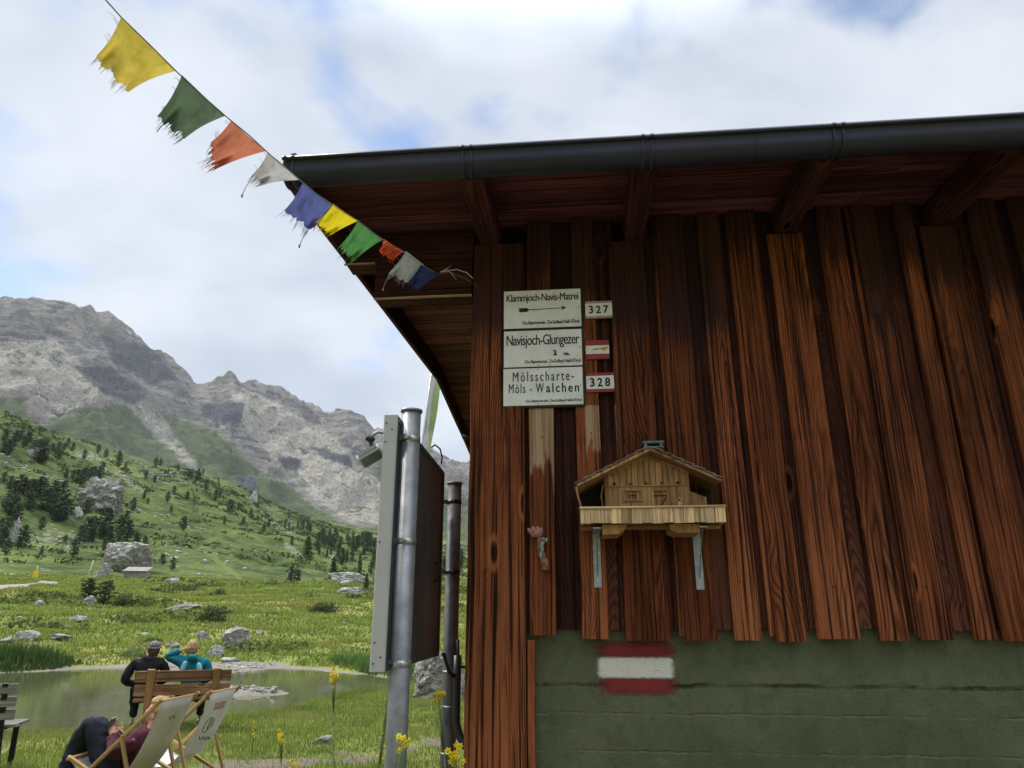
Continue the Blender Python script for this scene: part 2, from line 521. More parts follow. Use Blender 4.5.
def mountain_mat():
    m, t = mat('mountain_rock')
    p = t.pos()
    n1 = t.noise(p, .006, 5, .6); n2 = t.noise(p, .025, 7, .68); n3 = t.noise(p, .13, 8, .75)
    n4 = t.noise(p, .45, 5, .75)
    st = t.noise(t.scalev(p, (.008, .008, .06)), 1.0, 6, .65, .6)
    crk = t.noise(t.scalev(p, (.05, .05, .010)), 1.0, 7, .75)
    rock = t.mix(t.ss(st, .36, .60), (.095, .096, .102), (.29, .27, .235))
    rock = t.mix(t.ss(n2, .50, .68), rock, (.37, .315, .235))
    rock = t.mix(t.ss(n3, .53, .66), rock, (.062, .065, .076))
    rock = t.mix(t.ss(n3, .45, .34), rock, (.37, .34, .295))
    rock = t.mix(t.ss(crk, .54, .64, 0, .75), rock, (.050, .053, .064))
    rock = t.mix(t.ss(n1, .55, .66, 0, .55), rock, (.125, .135, .08))
    scree = t.mix(t.ss(n3, .38, .64), (.28, .26, .212), (.56, .515, .425))
    scree = t.mix(t.ss(n2, .54, .64), scree, (.12, .135, .075))
    scree = t.mix(t.ss(n4, .56, .68), scree, (.10, .10, .095))
    scree = t.mix(t.ss(n1, .56, .64, 0, .6), scree, (.16, .165, .105))
    grass = t.mix(t.ss(n2, .35, .65), (.062, .095, .034), (.125, .16, .060))
    grass = t.mix(t.ss(n3, .58, .68), grass, (.24, .23, .19))
    dark = t.mix(t.ss(n3, .4, .65), (.045, .050, .062), (.135, .133, .14))
    w = t.mul(t.sub(t.add(t.add(t.mul(n2, .40), t.mul(n3, .38)), t.mul(n4, .22)), .5), 4.2)
    def k(name): return t.ss(t.add(t.attr(name).outputs['Fac'], w), .35, .65)
    c = t.mix(k('scree'), rock, scree)
    c = t.mix(k('grass'), c, grass)
    c = t.mix(k('dark'), c, dark)
    t.out(c, .95, t.bump(t.add(t.add(n2, t.mul(n3, .7)), t.mul(crk, .5)), 1.0, 18), spec=.1)
    return m

go, gA, gD, gV = sheet('ground', np.concatenate([[.3, 2], np.geomspace(4, 30, 110), np.geomspace(30.5, D1, 90)]), ground_mat())
_sd = sdpoly(gV[:, 0], gV[:, 1], POND)
_dn = .25 + .9 * fbm(gV[:, 0] / .7, gV[:, 1] / .7, 4)
_dirt = np.maximum.reduce([.85 * sstep(sdpoly(gV[:, 0], gV[:, 1], [(-4.2, 7.2), (-2.2, 7.6), (-1.6, 8.3), (-.5, 9.1), (-.1, 9.6), (-.4, 10.2), (-1.4, 9.5), (-2.4, 8.7), (-4, 8.0)]) + _dn, .5, -.5),
                           sstep(sdpoly(gV[:, 0], gV[:, 1], [(-8.5, 9), (-6.0, 9.6), (-6.2, 8.2), (-8, 7)]), .4, -.3),
                           .9 * sstep(np.abs(gA + 34.8), 2.6, 1.8) * 0,
                           .75 * sstep(gD, 6.2, 5.2)])
vattr(go.data, 'dirt', _dirt)
_shore = sstep(_sd, 1.0, .1) * sstep(gV[:, 1], 20, 23) * .5 + sstep(_sd, .25, -.2) * .6
_spit = sstep(sdpoly(gV[:, 0], gV[:, 1], [(-14.2, 26.6), (-12, 26.2), (-10.0, 24.6), (-9.0, 24.2), (-8.5, 26), (-8.0, 27.5), (-10, 29), (-13, 28.6)]), .8, -.3)
_isl = sstep(sdpoly(gV[:, 0], gV[:, 1], [(-6.9, 17.3), (-5.7, 17.2), (-5.2, 17.6), (-5.9, 18.2), (-6.9, 18.4)]), .6, .2)
vattr(go.data, 'sand', np.maximum.reduce([_shore, _spit, _isl]))

ho, hA, hD, hV = sheet('hillside', np.concatenate([np.geomspace(D1, 640, 260)]), hill_mat())
def px_of(V):
    P = V - CAMP
    zc = P[:, 1] * cos(PITCH) + P[:, 2] * sin(PITCH); u = -P[:, 1] * sin(PITCH) + P[:, 2] * cos(PITCH)
    zc = np.where(zc > .1, zc, .1)
    return 512 + FPX * P[:, 0] / zc, 384 - FPX * u / zc
hx, hy = px_of(hV)
vattr(ho.data, 'trail', np.maximum(sstep(sdpoly(hx, hy, [(206, 552), (212, 552), (228, 566), (246, 579), (240, 581), (222, 567), (207, 556)]), 2.5, -2),
                                   .7 * sstep(sdpoly(hx, hy, [(203, 547), (222, 529), (227, 530), (209, 549)]), 2, -1.5)))
vattr(ho.data, 'scree', np.maximum.reduce([.8 * sstep(sdpoly(hx, hy, [(62, 452), (92, 450), (110, 460), (90, 462)]), 6, -4), .7 * sstep(sdpoly(hx, hy, [(115, 468), (150, 492), (143, 496), (112, 474)]), 4, -3),
                                           .7 * sstep(sdpoly(hx, hy, [(25, 528), (60, 530), (92, 545), (70, 552), (30, 545)]), 9, -5), .8 * sstep(sdpoly(hx, hy, [(285, 540), (300, 552), (296, 555), (284, 546)]), 3, -1)]))
mo, mA, mD, mV = sheet('mountain', np.concatenate([np.linspace(640, D3, 300), np.linspace(D3 + 30, D4, 16)]), mountain_mat())
mx, my = px_of(mV)
def soft(polys, f=9):
    return np.maximum.reduce([sstep(sdpoly(mx, my, q), f, -f) for q in polys])
vattr(mo.data, 'grass', soft([[(-60, 470), (-20, 402), (22, 396), (36, 430), (60, 415), (110, 402), (128, 405), (160, 440), (190, 470), (210, 490), (0, 480)],
                              [(160, 412), (215, 428), (262, 470), (300, 496), (345, 524), (420, 530), (420, 560), (240, 520), (205, 476), (180, 445)],
                              [(205, 440), (222, 438), (222, 452), (208, 452)], [(372, 450), (400, 465), (470, 500), (470, 560), (380, 560), (384, 500)]]) * .9)
vattr(mo.data, 'scree', soft([[(118, 396), (140, 393), (160, 420), (178, 440), (202, 466), (214, 482), (195, 474), (160, 452), (140, 427)],
                              [(232, 392), (262, 396), (300, 415), (335, 440), (384, 486), (388, 530), (352, 524), (316, 498), (280, 468), (258, 440), (236, 415)],
                              [(-80, 352), (0, 344), (55, 340), (92, 374), (116, 396), (60, 412), (30, 398), (-60, 400)], [(150, 420), (190, 418), (230, 440), (190, 438)], [(225, 455), (250, 470), (262, 482), (240, 474)]]) * 1.15)
vattr(mo.data, 'dark', soft([[(72, 366), (112, 368), (152, 392), (138, 404), (104, 395)], [(196, 402), (246, 402), (240, 424), (206, 420)], [(278, 456), (303, 459), (297, 472), (281, 468)],
                             [(310, 446), (352, 456), (352, 468), (322, 457)], [(100, 335), (150, 345), (180, 380), (150, 385), (112, 360)], [(232, 470), (258, 480), (256, 494), (238, 484)]], 5) * .95)

# pond
def water_mat():
    m, t = mat('pond_water')
    p = t.pos()
    n = t.add(t.noise(t.scalev(p, (1, 1.6, 1)), 2.2, 4, .6), t.mul(t.noise(p, 9, 3, .6), .35))
    calm = t.ss(t.noise(p, .25, 3, .5), .42, .6)
    c = t.mix(t.noise(p, .4, 4, .6), (.055, .060, .026), (.105, .105, .050))
    b = t.new('ShaderNodeBump'); b.inputs['Distance'].default_value = .02
    t.put(b.inputs['Strength'], t.add(t.mul(calm, .16), .05)); t.put(b.inputs['Height'], n)
    t.out(c, .07, b.outputs[0], spec=.5)
    return m
w = MB()
pts = [(-34, 8.5), (-2.0, 8.5), (-1.2, 22), (-4.5, 31), (-34, 31)]
w.face([w.vert((x, y, WATER)) for x, y in pts])
# the sheet only shows inside the basin; it lies below the surrounding ground
wo = w.build('pond', water_mat()); wo['kind'] = 'structure'
# ------------------------------------------------------------------ hut materials
def wood_mat(name, early, late, dark, ring=78.0, climb=15.0, fibre=.5, stain_shade_top=False, patches=False, rough=.62, tone=(.55, 1.3), knots=True, bumpd=.002):
    """plank cut from a log: growth rings as cones round an offset pith, knots, fibres, per-plank tone"""
    m, t = mat(name)
    uv = t.new('ShaderNodeUVMap', uv_map='UVMap').outputs[0]
    u, v, _ = t.xyz(uv)
    rn = t.attr('rnd').outputs['Color']
    r, g, b = t.xyz(rn)
    seed = t.mul(r, 37.0)
    lo = t.noise(t.vec(t.mul(v, 1.6), seed, 0), 1.0, 3, .5)
    uu = t.add(t.add(u, t.mul(t.sub(r, .5), .16)), t.mul(t.sub(lo, .5), .12))
    h = t.add(t.mul(g, .05), .006)
    rad = t.math('SQRT', t.add(t.mul(uu, uu), t.mul(h, h)))
    wob = t.noise(t.vec(t.mul(u, 14), t.mul(v, 1.0), seed), 1.0, 3, .5)
    kn = t.voro(t.vec(t.mul(u, 6.0), t.mul(v, 2.1), seed), 1.0)
    kd = kn.outputs['Distance']
    ksel = t.ss(t.xyz(kn.outputs['Color'])[0], .50, .52)
    khump = t.mul(t.ss(kd, .42, .0), ksel) if knots else None
    ph = t.add(t.add(t.mul(rad, t.mul(t.add(.45, t.mul(b, 1.1)), ring)), t.mul(v, t.mul(t.sub(b, .42), climb * 2))), t.mul(wob, 1.5))
    if knots: ph = t.add(ph, t.mul(khump, 5.0))
    wave = t.add(t.mul(t.math('SINE', t.mul(ph, 6.2832)), .5), .5)
    wave = t.math('POWER', wave, 1.6)
    fib = t.noise(t.vec(t.mul(u, 330), t.mul(v, 5.0), seed), 1.0, 3, .65)
    fib2 = t.noise(t.vec(t.mul(u, 60), t.mul(v, .8), seed), 1.0, 5, .68)
    fib3 = t.noise(t.vec(t.mul(u, 120), t.mul(v, 1.4), t.add(seed, 5.0)), 1.0, 4, .7)
    gm = t.ss(t.noise(t.vec(t.mul(u, 8), t.mul(v, 1.1), t.add(seed, 9.0)), 1.0, 3, .5), .40, .62, .10, .78)
    c = t.mix(t.mul(wave, gm), early, late)
    c = t.mix(t.ss(fib3, .50, .64, 0, .75), c, late)
    c = t.mix(t.ss(fib3, .40, .27, 0, .60), c, tuple(min(1, q * k_) for q, k_ in zip(early, (2.0, 2.3, 2.4))))
    c = t.mix(t.mul(t.ss(fib, .40, .72), fibre), c, dark)
    c = t.mix(t.ss(fib2, .47, .64, 0, .92), c, dark)
    if knots:
        c = t.mix(t.mul(t.mul(t.ss(kd, .20, .15), t.ss(kd, .09, .13)), t.mul(ksel, .6)), c, tuple(min(1, q * 1.5) for q in early))
        c = t.mix(t.mul(t.ss(kd, .12, .06), ksel), c, (dark[0] * .45, dark[1] * .45, dark[2] * .45))
    tn = t.add(t.mul(b, tone[1] - tone[0]), tone[0])
    tn = t.mul(tn, t.ss(t.noise(t.vec(t.mul(u, 5), t.mul(v, 1.3), t.add(seed, 3.0)), 1.0, 4, .6), .3, .7, .62, 1.25))
    c = t.mix(1.0, c, t.vec(tn, tn, tn), 'MULTIPLY')
    if stain_shade_top:                                    # old dark stain with eave shade painted in, ends at a different height on each board
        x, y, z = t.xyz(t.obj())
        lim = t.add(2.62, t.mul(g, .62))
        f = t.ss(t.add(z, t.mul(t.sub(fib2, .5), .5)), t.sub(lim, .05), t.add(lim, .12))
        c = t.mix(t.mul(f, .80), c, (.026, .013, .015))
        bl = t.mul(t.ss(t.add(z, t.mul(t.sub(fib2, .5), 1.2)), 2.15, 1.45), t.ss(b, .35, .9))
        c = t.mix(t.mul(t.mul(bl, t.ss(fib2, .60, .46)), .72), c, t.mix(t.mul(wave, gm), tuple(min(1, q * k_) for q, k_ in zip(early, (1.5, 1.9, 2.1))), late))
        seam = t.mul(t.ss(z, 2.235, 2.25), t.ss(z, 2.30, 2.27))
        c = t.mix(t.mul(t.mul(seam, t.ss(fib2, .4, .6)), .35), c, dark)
    if patches:
        x, y, z = t.xyz(t.obj())
        n = t.noise(t.vec(t.mul(u, 30), t.mul(v, 5), seed), 1.0, 4, .6)
        for (s0, s1, z0, z1) in patches:
            f = t.mul(t.mul(t.ss(x, s0 - .004, s0), t.ss(x, s1 + .004, s1)), t.mul(t.ss(t.add(z, t.mul(t.sub(n, .5), .55)), z0, z0 + .08), t.ss(z, z1 + .008, z1)))
            c = t.mix(t.mul(f, .8), c, t.mix(t.ss(fib2, .4, .65), (.50, .36, .22), (.26, .14, .075)))
    hgt = t.add(t.mul(wave, .35), t.mul(fib, .8))
    t.out(c, t.add(rough, t.mul(t.sub(fib, .5), .3)), t.bump(hgt, .55, bumpd), spec=.07)
    return m
def plain(name, c, rough=.6, metallic=0.0, spec=.4, var=.18, scale=8, bump=0.0, bscale=40, trans=0.0, c2=None):
    m, t = mat(name)
    p = t.obj()
    n = t.noise(p, scale, 5, .6)
    c2 = c2 or tuple(q * (1 - 2 * var) for q in c)
    cc = t.mix(t.ss(n, .35, .68), c, c2)
    nrm = t.bump(t.noise(p, bscale, 4, .6), bump, .01) if bump else None
    t.out(cc, t.add(rough, t.mul(t.sub(n, .5), .25)), nrm, metallic, spec, trans)
    return m

M_WALL = wood_mat('stained_larch', (.305, .090, .032), (.072, .018, .009), (.010, .005, .004), stain_shade_top=True, tone=(.38, 1.30),
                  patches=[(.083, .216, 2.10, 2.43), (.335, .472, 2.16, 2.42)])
M_UNDER = wood_mat('stained_underboard', (.120, .036, .018), (.042, .013, .009), (.009, .005, .005), stain_shade_top=True, tone=(.4, 1.0))
M_BEAM = wood_mat('dark_beam', (.095, .031, .025), (.036, .013, .012), (.011, .007, .008), tone=(.6, 1.2))
M_SOFFIT = wood_mat('soffit_board', (.215, .070, .066), (.085, .030, .032), (.020, .012, .015), climb=6, tone=(.55, 1.3))
M_PALE = wood_mat('raw_wood_edge', (.46, .30, .17), (.30, .18, .10), (.18, .10, .06))
M_GUTTER = plain('gutter_metal', (.020, .021, .036), .42, .0, .35, var=.12, scale=3)
M_SHEET = plain('roof_sheet', (.05, .05, .055), .5, .3)
M_IRON = plain('black_iron', (.02, .02, .022), .5, .4)

def concrete_mat():
    m, t = mat('green_concrete')
    p = t.obj(); x, y, z = t.xyz(p)
    n1 = t.noise(p, 2.2, 5, .6); n2 = t.noise(p, 14, 8, .72); n3 = t.noise(p, 130, 5, .75)
    wob = t.mul(t.sub(t.noise(t.vec(t.mul(x, 5), z, 0), 1.0, 7, .72), .5), .045)
    zz = t.add(z, wob)
    c = t.mix(t.ss(n1, .35, .68), (.116, .130, .072), (.164, .176, .104))
    c = t.mix(t.ss(n2, .48, .64, 0, .6), c, (.092, .104, .056))
    c = t.mix(t.ss(n2, .43, .30), c, (.175, .185, .13))
    vs_ = t.noise(t.vec(t.mul(x, 9), 0, t.mul(z, 1.2)), 1.0, 5, .65)
    c = t.mix(t.ss(vs_, .52, .70, 0, .5), c, (.085, .096, .058))
    pit = t.ss(n3, .66, .74)
    c = t.mix(t.mul(pit, .7), c, (.018, .022, .016))
    c = t.mix(t.ss(n3, .48, .70, 0, .45), c, (.075, .085, .052))
    c = t.mix(t.ss(n3, .40, .25, 0, .6), c, (.17, .185, .13))
    h = t.add(t.mul(n2, .6), t.mul(n3, .5))
    for z0, wdt, d, pale in ((1.236, .007, 1.0, 0), (1.130, .004, .55, 1), (.992, .004, .55, 1)):
        dz = t.math('ABSOLUTE', t.sub(zz, z0))
        ln = t.mul(t.ss(dz, wdt * 1.7, wdt * .3), t.ss(t.noise(t.vec(t.mul(x, 3.1), z0 * 9, 0), 1.0, 8, .8), .42, .62))
        h = t.sub(h, t.mul(ln, d))
        if pale:
            c = t.mix(t.mul(ln, .75), c, (.23, .235, .15))
        else:
            c = t.mix(t.mul(ln, .75), c, (.030, .034, .025))
    h = t.add(h, t.mul(t.ss(zz, 1.229, 1.240), .25))
    t.out(c, .85, t.bump(h, 1.0, .016), spec=.08)
    return m
M_CONC = concrete_mat()

# ------------------------------------------------------------------ the hut
hut = empty('wooden_hut', (0, 3.15, 0), -WA, 'dark red-brown timber hut with a green concrete base and a black eaves gutter', 'hut')
def sx(px, py=636, o=0.0): return wall(px, py, o)[0]
YB = lambda o: -o                      # local y is away from the viewer
S_END = 5.2
def roof_z(o):                         # underside of the boarding
    return 3.405 - .062 * o if o > -2.5 else 3.405 + .155 - .12 * (-2.5 - o)
# cover boards and the boards behind them
covers = [(530, 557), (582, 609), (625, 671), (685, 717), (735, 762), (775, 806), (818, 860), (880, 910), (922, 954), (976, 997), (1003, 1046)]
cs = [(sx(a), sx(b)) for a, b in covers]
s_ = cs[-1][1] + .07
while s_ < S_END - .2:
    w_ = rng.uniform(.10, .19); cs.append((s_, s_ + w_)); s_ += w_ + rng.uniform(.05, .09)
wide = {2, 6, 10}
cl = MB(); un = MB()
rafter_s = [-.11, .605, 1.325, 2.045, 2.765, 3.485, 4.205, 4.925]
for i, (a, b) in enumerate(cs):
    zt = 3.262 if i in wide else 3.398
    zb = 1.418 + rng.uniform(-.006, .006) - (.004 if i > 0 else -.012)
    th = rng.uniform(.026, .033)
    yo = rng.uniform(-.003, .003)
    M = Matrix.Translation((0, 0, 0)) @ Matrix.Rotation(rng.uniform(-.0035, .0035), 4, 'Y')
    cl.plank(a, b, -.0 + yo, th + yo, zb, zt, 'z', .004, 10, .0028, None, 0, rng.uniform(-.04, .08))
edges = [(sx(527) - .02, cs[0][0] + .03)] + [(cs[i][1] - .03, cs[i + 1][0] + .03) for i in range(len(cs) - 1)]
for k, (a, b) in enumerate(edges):
    un.plank(a, b, .033, .055, 1.452 + rng.uniform(-.008, .008), 3.27 if k == 0 else 3.40, 'z', .003, 6, .001)
    # a narrow strip beside some covers
    if k in (3, 5, 8):
        cl.plank(b - .048, b - .026, .012, .033, 1.43, 3.39, 'z', .003, 6, .002)
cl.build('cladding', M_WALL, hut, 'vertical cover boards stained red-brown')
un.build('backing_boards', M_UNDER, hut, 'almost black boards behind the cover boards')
nail0 = None
for i, (a, b) in enumerate(cs[:14]):
    for z in (1.62, 2.27, 2.98):
        if nail0 is None:
            q = MB(); q.sphere((0, 0, 0), .0042, 1, (1, .5, 1)); nail0 = q.build('nail', M_IRON, hut)
            nl = nail0
        else:
            nl = nail0.copy(); col.objects.link(nl)
        nl.location = ((a + b) / 2 + rng.uniform(-.02, .02), -.0015, z + rng.uniform(-.03, .03))
cp = MB()
cp.plank(-.195, sx(526), -.012, .055, -.4, 3.268, 'z', .006, 14, .0025, None, 0, .02, (.32, .15, .62))
cp.plank(sx(526) + .002, sx(535), .008, .05, -.4, 1.41, 'z', .004, 10, .004, None, 0, .1)
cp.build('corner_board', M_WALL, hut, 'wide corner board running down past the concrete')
cb = MB(); cb.plank(-.16, S_END, .056, .36, -.6, 1.47, 'x', .004, 1, 0)
cb.build('concrete_base', M_CONC, hut, 'green board-marked concrete base')
# rafters
for s in rafter_s:
    r_ = MB()
    zb = lambda o: 3.272 - .062 * o
    r_.beam((s, .5, zb(-.5) + .062), (s, -.62, zb(.62) + .062), .098, .118, (0, 0, 1), .006, segs=8, jit=.003)
    r_.build('rafter', M_BEAM, hut)
# soffit boards: lengthways along the eave, then under the gable overhang up to the ridge and down behind
so = MB()
o = .60; 
while o > -5.3:
    w_ = rng.uniform(.135, .185); o2 = o - w_
    e0, e1 = (o, o2)
    s1 = S_END if o > -.05 else -.10
    zc = (roof_z(e0) + roof_z(e1)) / 2
    ang = atan2(roof_z(e1) - roof_z(e0), w_)
    Mx = Matrix.Translation((0, -e0, roof_z(e0))) @ Matrix.Rotation(ang, 4, 'X')
    L0 = -.868
    k = 0
    while L0 < s1 - .01:
        L1 = min(L0 + (rng.uniform(1.9, 3.2) if s1 > 1 else 9), s1)
        so.plank(L0, L1 - .002, .002, w_ - .004, 0, .024, 'x', .003, 4, .0015, Mx)
        L0 = L1
    o = o2
so.build('soffit', M_SOFFIT, hut, 'brown boards under the eave')
# roof sheet over it
rf = MB()
for (o0, o1) in ((.57, -2.5), (-2.5, -5.35)):
    p = [(-.90, -o0, roof_z(o0) + .03), (S_END + .05, -o0, roof_z(o0) + .03), (S_END + .05, -o1, (3.56 if o1 == -2.5 else roof_z(o1)) + .03), (-.90, -o1, (3.56 if o1 == -2.5 else roof_z(o1)) + .03)]
    q = [(x, y, z + .022) for x, y, z in p]
    i = [rf.vert(v) for v in p + q]
    for f in ((3, 2, 1, 0), (4, 5, 6, 7), (0, 1, 5, 4), (1, 2, 6, 5), (2, 3, 7, 6), (3, 0, 4, 7)): rf.face([i[k] for k in f])
rf.build('roof_sheet', M_SHEET, hut)
# purlin carrying the gable overhang and the corbel under it
pu = MB(); pu.plank(-.855, -.20, .012, .15, 3.216, 3.372, 'x', .006, 6, .003); pu.build('purlin', M_BEAM, hut)
co = MB(); co.plank(-.69, -.20, .004, .14, 3.014, 3.212, 'x', .006, 6, .003)
cob = co.build('corbel', M_BEAM, hut)
ce = MB(); ce.plank(-.692, -.20, .0005, .014, 3.003, 3.0125, 'x', .002, 4, .001); ce.plank(-.858, -.70, .008, .022, 3.206, 3.2145, 'x', .002, 2, .001)
ce.build('beam_edge', M_PALE, hut, 'pale raw lower edge of the projecting beams')
# bargeboards along the gable edge, with fascia behind the gutter
bb = MB()
def barge(o0, o1, dz0=.145, h=.165, s=-.872):
    z0 = roof_z(o0) if o0 != -2.5 else 3.56; z1 = roof_z(o1) if o1 != -2.5 else 3.56
    bb.beam((s, -o0, z0 - dz0 + h / 2), (s, -o1, z1 - dz0 + h / 2), .028, h, (0, 0, 1), .004, segs=6, jit=.002)
barge(.66, -2.49); barge(-2.51, -5.3)
bb.build('bargeboard', M_BEAM, hut)
fa = MB(); fa.plank(-.87, S_END, -.625 - .022 - .02, -.625 - .02, 3.255, 3.365, 'x', .003, 8, .001); fa.build('fascia', M_BEAM, hut)
# half-round gutter
GO, GZ, GR = .700, 3.242, .053
gp = [(-GR - .012, .055), (-GR, .055)] + [(-GR * cos(a), -GR * .95 * sin(a)) for a in np.linspace(0, pi, 17)] + [(GR, .045), (GR + .012, .050), (GR + .016, .040), (GR + .010, .032)]
def gutter(s0, s1, grow=0.0, n=1):
    g = MB(); k = len(gp)
    rows = []
    xs = np.linspace(s0, s1, n + 1)
    for x in xs:
        rows.append([g.vert((x, -(GO + a * (1 + grow)), GZ + b * (1 + grow) + .004 * (1 - x / 2.4))) for a, b in gp])
    for r0, r1 in zip(rows[:-1], rows[1:]):
        for i in range(k - 1):
            g.face([r0[i], r0[i + 1], r1[i + 1], r1[i]], None, (.5, .5, .5), True)
    return g, rows
g, rows = gutter(-.872, S_END + .05, 0, 14)
g.face([rows[0][i] for i in range(1, len(gp) - 3)]); g.face([rows[-1][i] for i in range(1, len(gp) - 3)][::-1])
gut = g.build('gutter', M_GUTTER, hut, 'black half-round metal eaves gutter')
md = gut.modifiers.new('s', 'SOLIDIFY'); md.thickness = .0025; md.offset = 0
def brk(name, s, w, grow):
    b, _ = gutter(s - w / 2, s + w / 2, grow, 1)
    q = b.build(name, M_GUTTER, gut)
    m_ = q.modifiers.new('s', 'SOLIDIFY'); m_.thickness = .004
    return q
for s in [-.845] + [x for x in rafter_s[0:]]:
    for d in (-.017, .017): brk('bracket', s + d, .014, .045)
brk('joint_seam', 1.02, .006, .012)
# gable and rear walls
sw = MB(); y = .06
while y < 5.0:
    w_ = rng.uniform(.16, .22)
    sw.plank(-.192, -.165, y, min(y + w_ - .004, 5.0), .3, roof_z(-(y + w_ / 2)) - .03, 'z', .003, 1, 0); y += w_
y = -.16
while y < S_END:
    sw.plank(y, y + .2, 4.98, 5.02, 0, roof_z(-5) - .03, 'z'); y += .204
y = .0
while y < 5.0:
    sw.plank(S_END, S_END + .03, y, y + .2, 0, roof_z(-y) - .04, 'z'); y += .204
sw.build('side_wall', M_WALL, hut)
# small things on the hut that are fixed to it
st = MB()
p = wloc(-.19, *(wall(470, 440, -.15)[1],), -.12)
q0 = Vector((-.193, .12, wall(470, 440, -.12)[1])); 
st.tube([q0, q0 + Vector((-.055, -.01, .018))], .009, 10)
st.build('pipe_stub', M_IRON, hut, 'short black pipe stub on the corner')

# ------------------------------------------------------------------ lettering
def text_data(body, weight=0.0, space=1.0, shear=0.0, depth=.0):
    cu = bpy.data.curves.new('lettering', 'FONT')
    cu.body = body; cu.offset = weight; cu.space_character = space; cu.shear = shear; cu.resolution_u = 3
    cu.extrude = .01
    tmp = bpy.data.objects.new('lettering', cu); col.objects.link(tmp)
    dg = bpy.context.evaluated_depsgraph_get()
    me = bpy.data.meshes.new_from_object(tmp.evaluated_get(dg))
    bpy.data.objects.remove(tmp); bpy.data.curves.remove(cu)
    return me
def lettering(name, lines, m, parent, y=-.001, label=None):
    """lines: (body, x0, z0, x1, z1, weight, spacing, cap) fitted into a box on the parent's front; all in one mesh"""
    V = []; F = []
    for (body, x0, z0, x1, z1, wt, sp) in lines:
      me = text_data(body, wt, sp)
      co = np.zeros(len(me.vertices) * 3, np.float32); me.vertices.foreach_get('co', co); co = co.reshape(-1, 3)
      mn = co.min(0); mxx = co.max(0)
      for dx in (-.0006, .0006):
        b = len(V)
        for c in co:
            V.append((dx + x0 + (c[0] - mn[0]) / (mxx[0] - mn[0]) * (x1 - x0), y - dx * .2 - (.0004 if c[2] > 0 else -.0004), z0 + (c[1] - mn[1]) / (mxx[1] - mn[1]) * (z1 - z0)))
        for pl in me.polygons: F.append([b + k for k in pl.vertices])
      bpy.data.meshes.remove(me)
    me = bpy.data.meshes.new(name); me.from_pydata(V, [], F); me.update()
    return obj(name, me, m, parent, label)

M_ENAMEL = plain('enamel_cream', (.86, .835, .79), .35, 0, .5, var=.07, scale=9)
M_BLACK = plain('black_paint', (.012, .012, .012), .5)
M_FADED = plain('faded_black_paint', (.10, .10, .095), .6, var=.45, scale=60)
M_GFRAME = plain('dark_green_frame', (.014, .022, .020), .5)
M_WHITE = plain('white_paint', (.82, .79, .74), .5, var=.08, scale=20)
M_RED = plain('sign_red', (.33, .040, .030), .5, var=.15, scale=30)
M_PINK = plain('weathered_pink', (.50, .33, .30), .55, var=.15, scale=30)
M_SCREW = plain('screw_steel', (.05, .05, .05), .5, .6)
M_RUST = plain('rusty_paint', (.36, .17, .05), .7, c2=(.60, .45, .20), scale=60)

def wall_empty(name, s, z, o, label, cat, group=None):
    return empty(name, wloc(s, z, o), -WA, label, cat, group)
FOOT = 'Oe.Alpenverein, Zw.Solbad Hall i/Tirol'
def enamel_sign(pix, label, draw):
    (x0, y0), (x1, y1) = pix
    s0, z1 = wall(x0, y0, .018); s1, z0 = wall(x1, y1, .018)
    W = s1 - s0; H = z1 - z0
    e = wall_empty('trail_sign', (s0 + s1) / 2, z0, .012, label, 'sign', 'enamel trail signs on the hut wall')
    f = MB(); f.plank(-W / 2 - .008, W / 2 + .008, .001, .012, -.0095, H + .0095, 'x', .002); f.build('frame', M_GFRAME, e)
    p = MB(); p.plank(-W / 2, W / 2, -.006, .0, 0, H, 'x', .002); p.build('plate', M_ENAMEL, e)
    draw(e, W, H)
    for (fx, fz) in ((-.06, .95), (.09, .96), (-.06, .035), (.09, .03), (.47, .5)):
        sc = MB(); sc.sphere((fx * W, -.007, fz * H), .0028, 1, (1, .5, 1)); sc.build('screw', M_SCREW, e)
def d1(e, W, H):
    lettering('lettering', [('Klammjoch-Navis-Matrei', -W * .465, H * .645, W * .47, H * .90, .0, .9), (FOOT, -W * .26, H * .06, W * .475, H * .18, .004, 1)], M_BLACK, e, -.0068)
    a = MB()
    zc = H * .475
    a.prism([(-W * .20, zc - .0018), (W * .27, zc + .0022), (W * .27, zc + .0052), (-W * .20, zc + .0018)], -.0076, -.0062)
    a.prism([(W * .25, zc - .008), (W * .31, zc + .004), (W * .25, zc + .016), (W * .265, zc + .004)], -.0076, -.0062)
    a.prism([(-W * .31, zc - .010), (-W * .20, zc - .010), (-W * .165, zc), (-W * .20, zc + .010), (-W * .31, zc + .010), (-W * .29, zc + .004), (-W * .315, zc), (-W * .29, zc - .004)], -.0076, -.0062)
    a.build('arrow', M_BLACK, e)
def d2(e, W, H):
    lettering('lettering', [('Navisjoch-Glungezer', -W * .465, H * .50, W * .47, H * .88, .0, .9)], M_BLACK, e, -.0068)
    lettering('lettering', [(FOOT, -W * .23, H * .06, W * .475, H * .18, .004, 1)], M_FADED, e, -.0068)
    a = MB()
    for (fx, fz, w_, h_) in ((.15, .40, .05, .006), (.16, .31, .028, .022), (.155, .285, .05, .008), (.29, .32, .08, .006), (.31, .28, .07, .006)):
        a.prism([(W * fx - w_ * W / 2, H * fz), (W * fx + w_ * W / 2, H * fz), (W * fx + w_ * W / 2.6, H * fz + h_ * H * 5), (W * fx - w_ * W / 3, H * fz + h_ * H * 5)], -.0076, -.0062)
    a.build('mark', M_FADED, e)
